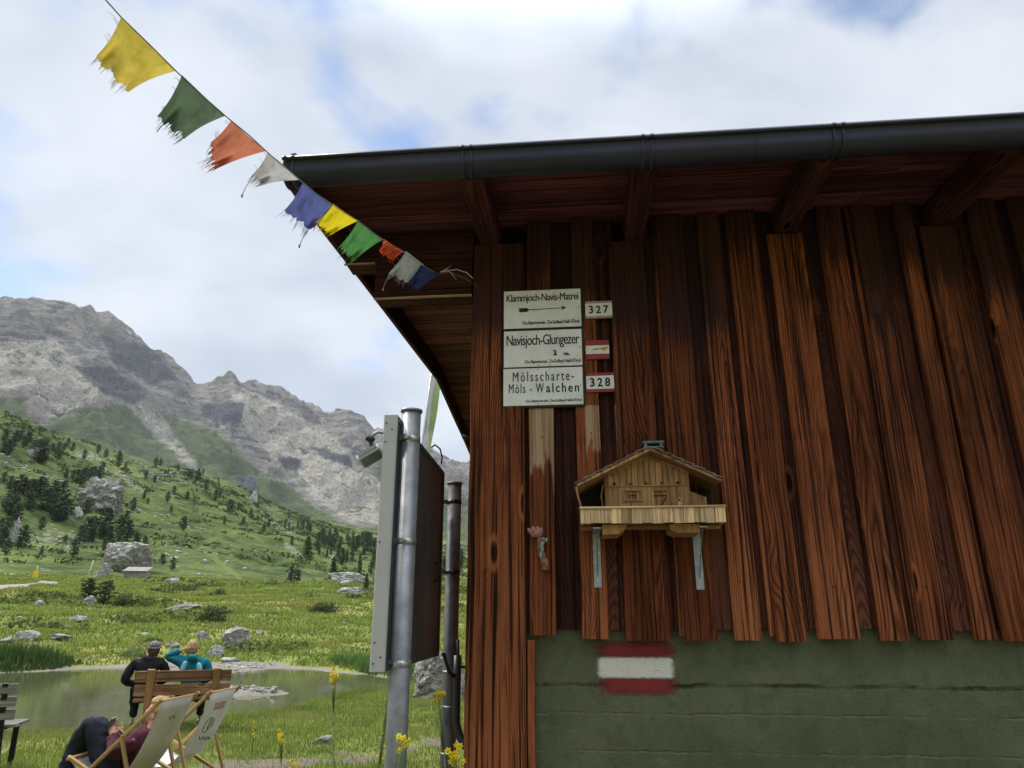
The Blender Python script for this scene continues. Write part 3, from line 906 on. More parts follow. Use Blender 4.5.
def d3(e, W, H):
    lettering('lettering', [('M\u00f6lsscharte-', -W * .38, H * .64, W * .39, H * .90, .0, 1.35), ('M\u00f6ls - W', -W * .43, H * .33, W * .01, H * .58, .0, 1.25)], M_FADED, e, -.0068)
    lettering('lettering', [('alchen', W * .04, H * .33, W * .45, H * .575, .008, 1.3)], M_BLACK, e, -.0068)
    lettering('lettering', [(FOOT, -W * .22, H * .06, W * .48, H * .15, .008, 1)], M_FADED, e, -.0068)
enamel_sign(((504, 291.5), (581.5, 326)), 'cream enamel sign with an arrow under the words Klammjoch-Navis-Matrei', d1)
enamel_sign(((504, 331.5), (582.5, 365)), 'cream enamel sign reading Navisjoch-Glungezer, between two other signs', d2)
enamel_sign(((503.5, 369), (583.5, 404)), 'cream enamel sign with faded spaced letters reading M\u00f6lsscharte', d3)
def plaque(pix, label, kind, txt):
    (x0, y0), (x1, y1) = pix
    s0, z1 = wall(x0, y0, .010); s1, z0 = wall(x1, y1, .010)
    W = s1 - s0; H = z1 - z0
    e = wall_empty('number_plaque', (s0 + s1) / 2, z0, .006, label, 'plaque', 'small trail number plaques on the hut wall')
    bands = {'pink': ((0, .13, M_PINK), (.13, .87, M_WHITE), (.87, 1, M_PINK)), 'rust': ((0, .27, M_RED), (.27, .72, M_WHITE), (.72, 1, M_RED)), 'red': ((0, .16, M_RED), (.16, .84, M_WHITE), (.84, 1, M_RED))}[kind]
    for a, b, m in bands:
        p = MB(); p.plank(-W / 2, W / 2, -.004, .003, a * H, b * H, 'x', .0006); p.build('band', m, e)
    if txt:
        lettering('lettering', [(txt, -W * .36, H * .27, W * .36, H * .73, .02, 1.45)], M_BLACK, e, -.0048)
    else:
        a = MB(); a.prism([(-W * .3, .46 * H), (W * .2, .50 * H), (W * .26, .40 * H), (W * .42, .50 * H), (W * .44, .70 * H), (W * .36, .60 * H), (-W * .1, .56 * H)], -.0056, -.0036); a.build('arrow', M_RUST, e)
    for fz in (.92, .08):
        sc = MB(); sc.sphere((0, -.005, fz * H), .0026, 1, (1, .5, 1)); sc.build('screw', M_SCREW, e)
plaque(((585, 301.5), (612.5, 317.5)), 'small white plaque with the number 327 and faded pink edges', 'pink', '327')
plaque(((585.5, 340.5), (609.5, 358.5)), 'red and white plaque with a rusty arrow, no number', 'rust', None)
plaque(((586, 373), (614.5, 391.5)), 'small red and white plaque with the number 328', 'red', '328')

# ------------------------------------------------------------------ painted trail blaze on the concrete
def paint_mat(name, c, soft):
    m, t = mat(name)
    p = t.obj(); x, y, z = t.xyz(p)
    n = t.noise(t.vec(t.mul(x, 26), 0, t.mul(z, 60)), 1.0, 6, .72); n3 = t.noise(p, 120, 3, .7)
    p_, o_ = t.out(t.mix(t.ss(n3, .55, .75), c, tuple(q * .6 for q in c)), .7, t.bump(t.add(n, n3), .5, .004), spec=.3)
    e = t.attr('edge').outputs['Fac']
    a = t.ss(t.add(e, t.mul(t.sub(n, .5), soft)), .40 - soft * .45, .40 + soft * .45)
    a = t.mul(a, t.ss(t.noise(t.vec(t.mul(x, 18), 0, t.mul(z, 150)), 1.0, 4, .7), .74, .62))
    tr = t.new('ShaderNodeBsdfTransparent'); mx_ = t.new('ShaderNodeMixShader')
    t.link(a, mx_.inputs[0]); t.link(tr.outputs[0], mx_.inputs[1]); t.link(p_.outputs[0], mx_.inputs[2]); t.link(mx_.outputs[0], o_.inputs[0])
    return m
OC = -.056
bs0, bz1 = wall(597, 645, OC); bs1, bz0 = wall(676, 693, OC)
blaze = wall_empty('trail_blaze', (bs0 + bs1) / 2, bz0, OC + .0015, 'red, white and red painted stripe mark on the green concrete', 'painted mark')
BW = bs1 - bs0; BH = bz1 - bz0
def stripe(name, x0, x1, z0, z1, fx, fz, y, m):
    nx, nz = 48, 14
    xs = np.linspace(x0, x1, nx); zs = np.linspace(z0, z1, nz)
    X, Z = np.meshgrid(xs, zs)
    ex = np.minimum((X - x0) / fx, (x1 - X) / fx).clip(0, 1); ez = np.minimum((Z - z0) / fz, (z1 - Z) / fz).clip(0, 1)
    ed = (1 - np.hypot(1 - ex, 1 - ez)).clip(0, 1)
    V = np.stack([X, np.full(X.shape, y), Z], -1).reshape(-1, 3)
    i = np.arange(nz - 1)[:, None] * nx + np.arange(nx - 1)[None]
    F = np.stack([i, i + 1, i + 1 + nx, i + nx], -1).reshape(-1, 4)
    me = np_mesh(name, V, F); vattr(me, 'edge', ed.ravel())
    return obj(name, me, m, blaze)
M_BR = paint_mat('blaze_red', (.215, .024, .024), 1.4); M_BWT = paint_mat('blaze_white', (.66, .64, .56), .9)
stripe('red_stripe', -BW * .56, BW * .56, BH * .66, BH * 1.12, .075, .035, 0, M_BR)
stripe('red_stripe', -BW * .51, BW * .56, -BH * .08, BH * .42, .075, .035, 0, M_BR)
stripe('white_stripe', -BW * .53, BW * .52, BH * .27, BH * .77, .03, .018, -.0025, M_BWT)
# ------------------------------------------------------------------ model chalet on its brackets
M_CH = wood_mat('chalet_wood', (.47, .27, .118), (.33, .17, .07), (.15, .08, .04), fibre=.4, tone=(.75, 1.15), knots=False, bumpd=.001)
M_CHP = wood_mat('chalet_pale_wood', (.68, .48, .26), (.52, .34, .18), (.22, .14, .07), fibre=.35, tone=(.8, 1.15), knots=False, bumpd=.001)
M_CHD = wood_mat('chalet_dark_trim', (.16, .075, .035), (.10, .045, .02), (.04, .02, .012), knots=False)
M_SHING = plain('chalet_shingle', (.20, .115, .095), .85, c2=(.33, .27, .24), scale=35, bump=.6, bscale=70)
M_GALV = plain('galvanised_steel', (.36, .385, .40), .42, .75, .5, var=.14, scale=26, bump=.12, bscale=120)
M_DARKIN = plain('dark_inside', (.016, .012, .010), .9)
ch = wall_empty('model_chalet', .585, 1.86, 0, 'small carved wooden model chalet with a balcony, fixed on the plank wall', 'model house')
C0, CZ0 = .585, 1.86
X = lambda s: s - C0
Zc = lambda z: z - CZ0
# balcony front of little boards with a rail
bal = MB(); 
xs = np.linspace(X(.300), X(.872), 15)
for a, b in zip(xs[:-1], xs[1:]):
    bal.plank(a, b - .0012, -.245 + rng.uniform(0, .002), -.236, rng.uniform(-.004, .001), .056 + rng.uniform(0, .002), 'z', .001, 2, .0008)
bal.plank(X(.872) - .012, X(.872), -.236, -.02, 0, .056, 'y', .001); bal.plank(X(.300), X(.300) + .012, -.236, -.02, 0, .056, 'y', .001)
balo = bal.build('balcony', M_CHP, ch, 'pale board balcony front')
rl = MB(); rl.plank(X(.298), X(.875), -.25, -.232, .0575, .066, 'x', .002, 5, .001); rl.build('rail', M_CHP, balo)
fl = MB()
fl.plank(X(.31), X(.862), -.232, -.004, .004, .016, 'x', .001)
fl.build('floor_board', M_CH, ch)
for (a, b) in ((.385, .487), (.655, .775)):
    bk = MB(); q = [(X(a), -.001), (X(b), -.001), (X(b) - .012, -.022), (X(b) - .035, -.038), (X(a) + .002, -.040)]
    if a > .6: q = [(X(a), -.001), (X(b), -.001), (X(b) - .002, -.036), (X(a) + .03, -.036), (X(a) + .004, -.024)]
    bk.prism(q, -.20, -.03); bk.build('support_block', M_CH, ch)
ub = MB(); ub.plank(X(.30), X(.865), -.15, -.135, -.016, -.002, 'x', .001); ub.build('floor_beam', M_CH, ch)
# front wall with the gable boarding; side walls set back from it
wl = MB()
wl.prism([(X(.405), .016), (X(.752), .016), (X(.752), .222), (X(.595), .292), (X(.405), .218)], -.158, -.012)
wo_ = wl.build('wall', M_CH, ch)
gb = MB()
zb = .166
n_ = 13
xs = np.linspace(X(.418), X(.742), n_ + 1)
for i, (a, b) in enumerate(zip(xs[:-1], xs[1:])):
    m_ = (a + b) / 2 + C0
    top = .206 + .072 * (1 - abs(m_ - .593) / .17) - .004
    if top > zb + .02:
        gb.plank(a, b - .0014, -.163, -.1585, zb + rng.uniform(-.003, .002), top, 'z', .001)
gb.plank(X(.41), X(.748), -.1655, -.1585, zb - .006, zb - .001, 'x', .0006)
gb.build('gable_boarding', M_CH, ch)
kn_ = MB()
for q in (.444, .512, .575, .64, .705):
    kn_.prism([(X(q) - .008, zb + .001), (X(q) + .008, zb + .001), (X(q) + .005, zb + .010), (X(q) - .005, zb + .010)], -.1675, -.1632)
kn_.build('carving', M_CHD, ch)
def framed(name, s0, s1, z0, z1, bars, inner):
    f = MB(); w_ = .006
    a, b = X(s0), X(s1)
    f.plank(a, b, -.166, -.1585, z0, z0 + w_, 'x', .001); f.plank(a, b, -.166, -.1585, z1 - w_, z1, 'x', .001)
    f.plank(a, a + w_, -.166, -.1585, z0 + w_, z1 - w_, 'z', .001); f.plank(b - w_, b, -.166, -.1585, z0 + w_, z1 - w_, 'z', .001)
    o = f.build(name, M_CH, ch)
    g = MB(); g.plank(a + w_, b - w_, -.160, -.1582, z0 + w_, z1 - w_, 'z', .0005); g.build('panel', inner, o)
    h = MB()
    for (x0, zz0, x1, zz1, ww) in bars:
        P0 = Vector((a + (b - a) * x0, -.1625, z0 + (z1 - z0) * zz0)); P1 = Vector((a + (b - a) * x1, -.1625, z0 + (z1 - z0) * zz1))
        h.beam(P0, P1, ww, .004, (0, 1, 0), .0005)
    h.build('bar', M_CHD, o)
framed('window', .478, .558, .068 + .03, .148 - .002, [(.33, .1, .33, .9, .0035), (.5, .1, .5, .9, .003), (.67, .1, .67, .9, .0035), (.33, .5, .67, .5, .003), (.33, .12, .67, .12, .003), (.33, .88, .67, .88, .003)], M_CH)
framed('door', .596, .664, .03, .146, [(.08, .78, .92, .78, .003), (.15, .1, .85, .72, .004), (.5, .78, .5, .95, .003)], M_CH)
hr = MB(); hr.sphere((X(.705), -.166, .080), .010, 2, (.8, .5, 1.5)); hr.tube([(X(.696), -.160, .07), (X(.696), -.160, .10), (X(.705), -.160, .112), (X(.714), -.160, .10), (X(.714), -.160, .07)], .0022, 6); hr.build('niche_figure', M_CHP, ch)
lw = MB(); lw.plank(X(.432), X(.452), -.17, -.159, .03, .075, 'z', .001); lw.build('wood_stack', M_CH, ch)
an = MB(); an.prism([(X(.755), .016), (X(.818), .016), (X(.818), .112), (X(.755), .138)], -.15, -.02); an.plank(X(.765), X(.812), -.156, -.1505, .07, .10, 'x', .001); an.build('annex', M_CH, ch)
# roof: two slopes of shingles with eave boards, closed behind
def slope(sgn, tip, tipz):
    ax, az = X(.594), .306
    tx = X(tip); d = Vector((tx - ax, 0, tipz - az)); L = d.length; ang = atan2(d.z, d.x)
    r_ = MB()
    n = 7
    for i in range(n):
        f0 = i / n * L; f1 = (i + 1.22) / n * L
        f1 = min(f1, L)
        k = 11
        for j in range(k):
            y0 = -.238 + .225 * j / k; y1 = y0 + .225 / k - .0012
            z0 = .0035 + .0035 * 0
            P = [Vector((ax, 0, az)) + Vector((cos(ang), 0, sin(ang))) * f + Vector((-sin(ang), 0, cos(ang))) * (h if sgn > 0 else -h) for f, h in ((f0, .004), (f1, .010 + rng.uniform(0, .002)), (f1, .013 + rng.uniform(0, .002)), (f0, .007))]
            r_.prism([(p.x, p.z) for p in P], y0 + rng.uniform(-.002, .002) * (j == 0), y1)
    ro_ = r_.build('roof', M_SHING, ch)
    b_ = MB()
    P = [Vector((ax, 0, az)) + Vector((cos(ang), 0, sin(ang))) * f + Vector((-sin(ang), 0, cos(ang))) * (h if sgn > 0 else -h) for f, h in ((0, -.010), (L * .985, -.006), (L * .985, .0035), (0, .0035))]
    b_.prism([(p.x, p.z) for p in P], -.232, -.012)
    b_.build('roof_board', M_CH, ro_)
    return ro_
slope(-1, .285, .156); slope(1, .874, .166)
bkp = MB(); bkp.prism([(X(.300), .016), (X(.404), .016), (X(.404), .212), (X(.300), .155)], -.016, -.004); bkp.build('back_board', M_DARKIN, ch); bkp = MB(); bkp.prism([(X(.82), .016), (X(.862), .016), (X(.862), .165), (X(.82), .18)], -.016, -.004); bkp.build('back_board', M_DARKIN, ch)
cv = MB(); cv.tube([(X(.286), -.225, .152), (X(.292), -.228, .11), (X(.304), -.236, .068)], .004, 6); cv.tube([(X(.395), -.17, .07), (X(.388), -.165, .12), (X(.398), -.162, .17)], .003, 6); cv.build('twig', M_CH, ch)
cm = MB(); cm.plank(X(.600), X(.655), -.13, -.08, .27, .326, 'z', .002); cmo = cm.build('chimney', M_CHP, ch)
cc_ = MB(); cc_.plank(X(.573), X(.662), -.15, -.055, .346, .356, 'x', .002); 
for q in ((.585, -.14), (.65, -.14), (.585, -.07), (.65, -.07)): cc_.plank(X(q[0]) - .006, X(q[0]) + .006, q[1] - .006, q[1] + .006, .326, .346, 'z', .001)
cc_.plank(X(.575), X(.66), -.148, -.06, .325, .333, 'x', .002)
cc_.build('chimney_cap', plain('chimney_slate', (.075, .095, .085), .7, c2=(.2, .22, .2), scale=40), cmo)

def bracket(s, z0, z1, label, rod):
    e = wall_empty('shelf_bracket', s, z0, .0, label, 'bracket', 'steel shelf brackets under the model chalet')
    H = z1 - z0; w_ = .034
    v = MB(); v.plank(-w_ / 2, w_ / 2, -.005, -.0005, 0, H, 'z', .002); v.build('wall_arm', M_GALV, e)
    h = MB(); h.plank(-w_ / 2, w_ / 2, -.215, -.005, H - .006, H - .001, 'y', .002); h.build('shelf_arm', M_GALV, e)
    g = MB()
    g.prism([(-.0035, .03), (-.0035, H - .006), (.0035, H - .006), (.0035, .03)], -.0065, -.005)
    g.beam((0, -.006, .05), (0, -.165, H - .008), .004, .007, (0, 1, 0), .001)
    g.build('brace', M_GALV, e)
    for f in (.13, .62, .86):
        sc = MB(); sc.sphere((.0 if f < .5 else .008, -.0055, H * f), .0045, 1, (1, .45, 1)); sc.build('screw', M_WHITE, e)
bracket(.365, 1.622, 1.8485, 'grey steel bracket under the left end of the model chalet', 0)
bracket(.788, 1.612, 1.8485, 'grey steel bracket under the right end of the model chalet', 1)

# ------------------------------------------------------------------ little root ornament nailed to the wall
M_ROOT = plain('gnarled_root', (.42, .20, .075), .8, c2=(.15, .06, .026), scale=38, bump=.9, bscale=90)
M_PETAL = plain('dried_petal', (.44, .22, .19), .8, c2=(.26, .12, .10), scale=60)
M_PEWT = plain('pewter', (.50, .50, .50), .45, .5, var=.35, scale=120, bump=.6, bscale=150)
orn = wall_empty('wall_ornament', .125, 1.69, .0, 'carved root ornament with a pewter figure nailed to the planks', 'ornament')
r_ = MB()
pts = []; rad = []
for k in range(15):
    f = k / 14
    pts.append((.020 - .030 * f + .003 * sin(f * 9), -.014, .002 + .150 * f)); rad.append(.0185 - .005 * f + .002 * sin(k * 2.3) + (.004 if k == 0 else 0))
r_.tube(pts, rad, 12); r_.build('root', M_ROOT, orn)
p_ = MB()
for (a, l, w_) in ((-58, .050, .015), (-30, .040, .020), (2, .036, .020), (34, .034, .018)):
    d = Vector((sin(R(a)), -.35, cos(R(a)))); b0 = Vector((-.012, -.016, .147))
    p_.tube([b0, b0 + d * l * .4 + Vector((0, 0, -.006)), b0 + d * l * .8, b0 + d * l + Vector((0, 0, .006))], [.008, w_ * .85, w_ * .7, .002], 8)
p_.sphere((-.012, -.022, .150), .018, 2, (1.1, .7, .6)); p_.build('petal', M_PETAL, orn)
f_ = MB()
f_.tube([(.004, -.03, .062), (.008, -.033, .085), (.006, -.033, .105), (.012, -.033, .122)], [.005, .008, .009, .007], 10)
f_.sphere((.014, -.034, .132), .009, 2); f_.tube([(.01, -.033, .115), (.026, -.034, .124), (.03, -.034, .136)], .004, 8); f_.tube([(.008, -.033, .11), (-.006, -.035, .098), (.004, -.037, .088)], .004, 8)
f_.tube([(.006, -.033, .08), (.0, -.033, .062), (.004, -.032, .048)], [.006, .005, .003], 8)
f_.build('figure', M_PEWT, orn)

# ------------------------------------------------------------------ notice board on two steel posts
M_POST = plain('galvanised_post', (.27, .285, .29), .48, .55, .5, var=.16, scale=14, bump=.1, bscale=90)
M_CASE = plain('grey_powder_coat', (.40, .385, .36), .5, .1, .4, var=.05, scale=5)
M_BACK = plain('dark_back_panel', (.046, .055, .060), .5, .0, .12, var=.15, scale=3)
M_CLAMP = plain('clamp_band', (.50, .50, .48), .35, .8, .5, var=.2, scale=40)
M_RUBBER = plain('black_plastic', (.012, .012, .013), .45)
BD = atan2(.0696, .9976)
nb = empty('notice_board', (-.443, 2.5, 0), -BD, 'grey notice case seen edge-on, clamped to two galvanised steel posts', 'notice board')
# local: y along the board (away), x towards its back
L = 1.085
cz0, cz1 = 1.332, 2.205
c_ = MB()
c_.plank(-.025, .0255, 0, .018, cz0, cz1, 'z', .004)
caseo = c_.build('end_profile', M_CASE, nb, 'pale grey end profile of the case')
c2_ = MB(); c2_.plank(-.022, .0, .018, L - .02, cz0 + .003, cz1 - .003, 'z', .002)
c2_.plank(-.025, .0255, L - .02, L, cz0, cz1, 'z', .003)
c2_.build('case', M_CASE, nb)
bp = MB(); bp.plank(.001, .022, .018, L - .02, cz0 + .012, cz1 - .012, 'z', .001); bp.build('back_panel', M_BACK, nb, 'dark glossy back panel')
fr = MB(); fr.plank(.0225, .026, .02, L - .022, cz0, cz0 + .022, 'y', .001); fr.plank(.0225, .026, .02, L - .022, cz1 - .022, cz1, 'y', .001); fr.plank(.0225, .027, L - .045, L - .021, cz0 + .022, cz1 - .022, 'z', .001); fr.build('frame', M_BACK, nb)
for (x, z) in ((-.014, cz1 - .03), (.008, cz1 - .055), (-.014, cz1 - .10), (-.012, cz0 + .09), (.010, cz0 + .045), (-.013, cz0 + .025), (-.014, 1.75)):
    rv = MB(); rv.sphere((x, -.0005, z), .0036, 1, (1, .5, 1)); rv.build('rivet', M_SCREW, nb)
hd = MB(); hd.tube([(.027, L * .80, 1.66), (.05, L * .80, 1.665), (.05, L * .80, 1.735), (.027, L * .80, 1.74)], .006, 8); hd.build('handle', M_RUBBER, nb)
inv = nb.matrix_world
def to_nb(P):
    d = Vector(P) - Vector((-.443, 2.5, 0)); c, s = cos(BD), sin(BD)
    return Vector((d.x * c - d.y * s, d.x * s + d.y * c, d.z))
M_POSTD = plain('dark_post_zinc', (.115, .114, .112), .6, .3, .3, var=.2, scale=14, bump=.1, bscale=90)  # darker metal tone for the rear post
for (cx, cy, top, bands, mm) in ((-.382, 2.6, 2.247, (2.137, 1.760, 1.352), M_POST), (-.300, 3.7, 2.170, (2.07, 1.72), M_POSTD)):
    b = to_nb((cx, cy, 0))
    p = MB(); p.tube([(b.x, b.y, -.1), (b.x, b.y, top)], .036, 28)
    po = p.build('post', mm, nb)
    k = MB(); k.tube([(b.x, b.y, top - .004), (b.x, b.y, top + .004)], .0415, 28); k.build('cap', M_POST, po)
    for z in bands:
        q = MB(); q.tube([(b.x, b.y, z - .011), (b.x, b.y, z + .011)], .0378, 28)
        q.plank(b.x - .052, b.x - .030, b.y - .034, b.y - .026, z - .010, z + .010, 'x', .001)
        q.plank(b.x - .012, b.x + .010, b.y - .046, b.y - .036, z - .007, z + .007, 'x', .002); q.sphere((b.x + .004, b.y - .047, z), .005, 1)
        q.build('clamp', M_CLAMP if cx < -.35 else M_RUBBER, po)
    if cx > -.35:
        for z in (1.255, 1.10, .90):
            q = MB(); q.tube([(b.x, b.y, z - .004), (b.x, b.y, z + .004)], .0375, 24); q.build('cable_tie', M_CLAMP, po)
        q = MB(); q.beam(Vector((b.x + .02, b.y, 1.275)), Vector((b.x + .15, b.y - .03, 1.275)), .012, .012); q.build('wall_tie', M_IRON, po)
# cable in a black conduit from the board to the hut
cd = MB()
cd.tube([(-.325, 3.56, 1.345), (-.30, 3.60, 1.27), (-.275, 3.63, 1.24), (-.262, 3.655, 1.262), (-.258, 3.66, 1.30), (-.262, 3.65, 1.40)], .0075, 10)
cd.tube([(-.318, 3.58, 1.345), (-.30, 3.61, 1.255), (-.28, 3.63, 1.235), (-.265, 3.65, 1.24)], .006, 10)
cd.build('cable', M_RUBBER); tag(bpy.data.objects['cable'], 'thin black cable looping from the notice board to the conduit', 'cable')
ct = MB(); ct.tube([(-.262, 3.652, 1.33), (-.262, 3.650, 1.20), (-.262, 3.645, 1.04), (-.245, 3.63, .985), (-.215, 3.62, .945), (-.17, 3.60, .915), (-.12, 3.60, .90)], .0195, 14)
ct.build('conduit', M_RUBBER); tag(bpy.data.objects['conduit'], 'thick black conduit bending from the rear steel post into the hut', 'conduit')

# floodlight on a bent arm
fd = empty('floodlight', (-.47, 2.53, 2.14), 0, 'small pale grey floodlight on a bent arm at the notice board', 'lamp')
a_ = MB(); A0 = at_y(385, 433, 2.53) - Vector((-.47, 2.53, 2.14))
K = at_y(370, 439, 2.53) - Vector((-.47, 2.53, 2.14)); Hc = at_y(370.5, 456, 2.53) - Vector((-.47, 2.53, 2.14))
a_.tube([A0 + Vector((.02, 0, -.004)), A0, A0 + Vector((-.025, 0, .004)), A0 + Vector((-.042, 0, -.006)), K + Vector((.004, 0, -.004))], .0065, 10); a_.build('arm', M_POST, fd)
k_ = MB(); k_.tube([K + Vector((-.012, -.004, .006)), K + Vector((.014, .004, -.008))], .011, 12); k_.tube([K, K + Vector((.006, 0, -.022)), Hc + Vector((.008, 0, .02))], .007, 10); k_.build('joint', M_RUBBER, fd)
hm = Matrix.Translation(Hc) @ Matrix.Rotation(R(32), 4, 'Y').inverted() @ Matrix.Rotation(R(-30), 4, 'X')
h_ = MB(); h_.plank(-.044, .044, -.03, .03, -.014, .014, 'x', .005, 1, 0, hm); h_.build('lamp_head', plain('lamp_housing', (.52, .52, .49), .5, var=.05), fd)
g_ = MB(); g_.plank(-.037, .037, -.0335, -.0305, -.010, .010, 'x', .001, 1, 0, hm); g_.plank(-.037, .037, -.024, .024, -.0175, -.0145, 'x', .001, 1, 0, hm); g_.build('lens', plain('lamp_glass', (.14, .16, .13), .12), fd)
hk = MB(); e0 = Vector((-.345, 2.98, 2.196))
hk.tube([e0, e0 + Vector((.01, .03, .018)), e0 + Vector((.028, .08, .012)), e0 + Vector((.036, .11, -.02)), e0 + Vector((.034, .10, -.05))], .0035, 8)
hk.build('cable', M_RUBBER); tag(bpy.data.objects['cable.001'], 'short black cable loop on top edge of the notice board', 'cable')

# ------------------------------------------------------------------ prayer flags
def cloth(name, c, c2):
    m, t = mat(name)
    p = t.obj()
    uv = t.new('ShaderNodeUVMap', uv_map='UVMap').outputs[0]; u, v, _ = t.xyz(uv)
    th = t.mul(t.add(t.math('SINE', t.mul(u, 900)), t.math('SINE', t.mul(v, 900))), .25)
    n = t.noise(p, 30, 5, .65)
    cc = t.mix(t.ss(n, .35, .7), c, c2)
    cc = t.mix(t.ss(t.noise(t.vec(t.mul(u, 60), t.mul(v, 14), 0), 1, 3, .6), .52, .75, 0, .45), cc, tuple(q * .55 for q in c))
    t.out(cc, .9, t.bump(th, .3, .002), spec=.1, trans=.4)
    return m
CL = {'yellow': cloth('yellow_cloth', (.56, .44, .075), (.46, .35, .05)), 'bright': cloth('bright_yellow_cloth', (.72, .60, .02), (.62, .47, .02)), 'green': cloth('green_cloth', (.105, .155, .090), (.075, .115, .07)),
      'green2': cloth('leaf_green_cloth', (.09, .26, .075), (.06, .19, .055)), 'orange': cloth('orange_cloth', (.50, .18, .10), (.40, .13, .075)), 'red': cloth('orange_red_cloth', (.66, .12, .04), (.5, .09, .03)),
      'white': cloth('grey_white_cloth', (.46, .45, .42), (.33, .33, .32)), 'blue': cloth('blue_cloth', (.11, .13, .33), (.085, .10, .26)), 'navy': cloth('dark_blue_cloth', (.05, .06, .17), (.035, .045, .12))}
LINE0 = np.array((121., 18.)); LINE1 = np.array((478., 285.)); Y0, Y1 = 1.25, 3.05
def line_y(px, py):
    f = np.dot(np.array((px, py)) - LINE0, LINE1 - LINE0) / np.dot(LINE1 - LINE0, LINE1 - LINE0)
    return 1 / ((1 - f) / Y0 + f / Y1)
fs = empty('prayer_flag_string', at_y(478, 285, Y1), 0, 'cord of small frayed prayer flags in five colours strung from the hut', 'prayer flags')
FB = Vector(fs.location)
cordpx = [(60, -34), (104, -2), (121, 17), (150, 45), (178, 73), (205, 98), (229, 119), (250, 136), (267, 152), (284, 166), (302, 182), (318, 195), (333, 205), (358, 221), (383, 240), (404, 252), (422, 265), (438, 274), (450, 272), (466, 279), (478, 287)]
cd = MB(); cd.tube([at_y(x, y, line_y(x, y)) - FB for x, y in cordpx], .0016, 6); cd.build('cord', plain('grey_cord', (.22, .22, .20), .9), fs)
flags = [('yellow', (121, 17), (176, 71), (127, 93), (92, 60), 'large faded yellow flag'), ('green', (182, 75), (225, 116), (183, 140), (154, 120), 'dull green flag'), ('orange', (231, 121), (266, 151), (212, 171), (204, 147), 'ragged orange flag'),
         ('white', (268, 152), (299, 180), (262, 185), (250, 177), 'torn grey-white flag'), ('blue', (303, 182), (332, 206), (312, 233), (283, 212), 'frayed blue flag'), ('bright', (333, 204), (358, 221), (329, 237), (315, 223), 'bright yellow flag'),
         ('green2', (358, 221), (382, 240), (352, 263), (337, 249), 'leaf green flag'), ('red', (384, 239), (403, 252), (393, 262), (378, 252), 'crumpled orange-red flag'), ('white', (406, 251), (424, 265), (408, 284), (387, 275), 'grey-white flag with printing'),
         ('navy', (421, 265), (440, 274), (417, 291), (407, 283), 'dark blue flag at the end')]
def lerp(a, b, t): return (a[0] + (b[0] - a[0]) * t, a[1] + (b[1] - a[1]) * t)
for fi, (cname, A_, B_, C_, D_, lab) in enumerate(flags):
    r2 = random.Random(40 + fi)
    nx, ny = 26, 22
    V = []; UV = []
    rag = [1 - abs(r2.gauss(0, .065)) - .06 * max(0, sin(i * .7 + fi)) for i in range(nx)]
    if cname in ('orange',): rag = [q * (1 - .30 * max(0, .6 - i / nx)) for i, q in enumerate(rag)]
    phs = r2.uniform(0, 6)
    size = hypot(A_[0] - B_[0], A_[1] - B_[1])
    for j in range(ny):
        for i in range(nx):
            u = i / (nx - 1); v = j / (ny - 1) * rag[i]
            top = lerp(A_, B_, u); bot = lerp(D_, C_, u)
            q = lerp(top, bot, v)
            bow = sin(pi * u) * (1 - v) * .0
            inw = sin(pi * v) * (.5 - u) * .10 * size                 # edges pull in
            q = (q[0] + inw * .7, q[1] + inw * .5)
            Yb = line_y(*top)
            amp = .010 + .012 * v
            Yv = Yb - .03 * v + amp * (sin(7.5 * u + 2.6 * v + phs) + .6 * sin(13 * u - 3 * v + 1.7 * phs)) * (.25 + v)
            if cname == 'red': Yv += .02 * sin(23 * u + 9 * v)
            V.append(at_y(q[0], q[1], Yv) - FB); UV.append((u * .17, v * .15))
    b = MB(); b.v = [tuple(p) for p in V]
    for j in range(ny - 1):
        for i in range(nx - 1):
            a = j * nx + i
            b.face([a, a + 1, a + 1 + nx, a + nx], [UV[k] for k in (a, a + 1, a + 1 + nx, a + nx)], (.5, .5, .5), True)
    fo = b.build('flag', CL[cname], fs, lab)
    th = MB()
    for k in range(30 if fi < 5 else 16):
        i = min(nx - 1, int(r2.random() ** .8 * nx)); p = Vector(V[(ny - 1) * nx + i]); d = (p - Vector(V[(ny - 4) * nx + i])).normalized()
        ln = r2.uniform(.008, .028) * (1.4 if cname in ('orange', 'blue') and r2.random() < .5 else 1)
        s_ = Vector((r2.uniform(-.4, .4), r2.uniform(-.3, .3), r2.uniform(-.5, .1)))
        th.tube([p - d * .006, p + d * ln * .5 + s_ * .003, p + (d + s_ * .55) * ln], [.0007, .0006, .0003], 4, False)
    for k in range(4):                                                 # threads off the near side edge
        j = r2.randrange(2, ny - 4); p = Vector(V[j * nx]); d = (p - Vector(V[j * nx + 3])).normalized()
        th.tube([p, p + d * .012 + Vector((0, 0, .004)), p + d * r2.uniform(.015, .035) + Vector((0, 0, r2.uniform(-.01, .01)))], [.0006, .0005, .0003], 4, False)
    if cname in ('blue', 'white'):
        p = Vector(V[(ny - 1) * nx + (nx - 5 if cname == 'blue' else 2)])
        th.tube([p, p + Vector((-.012, 0, -.03)), p + Vector((-.02, 0, -.058))], [.0012, .0009, .0012], 5); th.sphere(p + Vector((-.02, 0, -.06)), .004, 1, (.8, .8, 1.8))
    th.build('thread', CL[cname], fo)
en = MB(); e0 = at_y(440, 272, line_y(440, 272)) - FB
for dx in ((.03, .02), (.055, -.01), (.045, .03), (.07, -.035)):
    en.tube([e0, e0 + Vector((dx[0] * .5, 0, .008)), e0 + Vector((dx[0], 0, dx[1]))], .0012, 5)
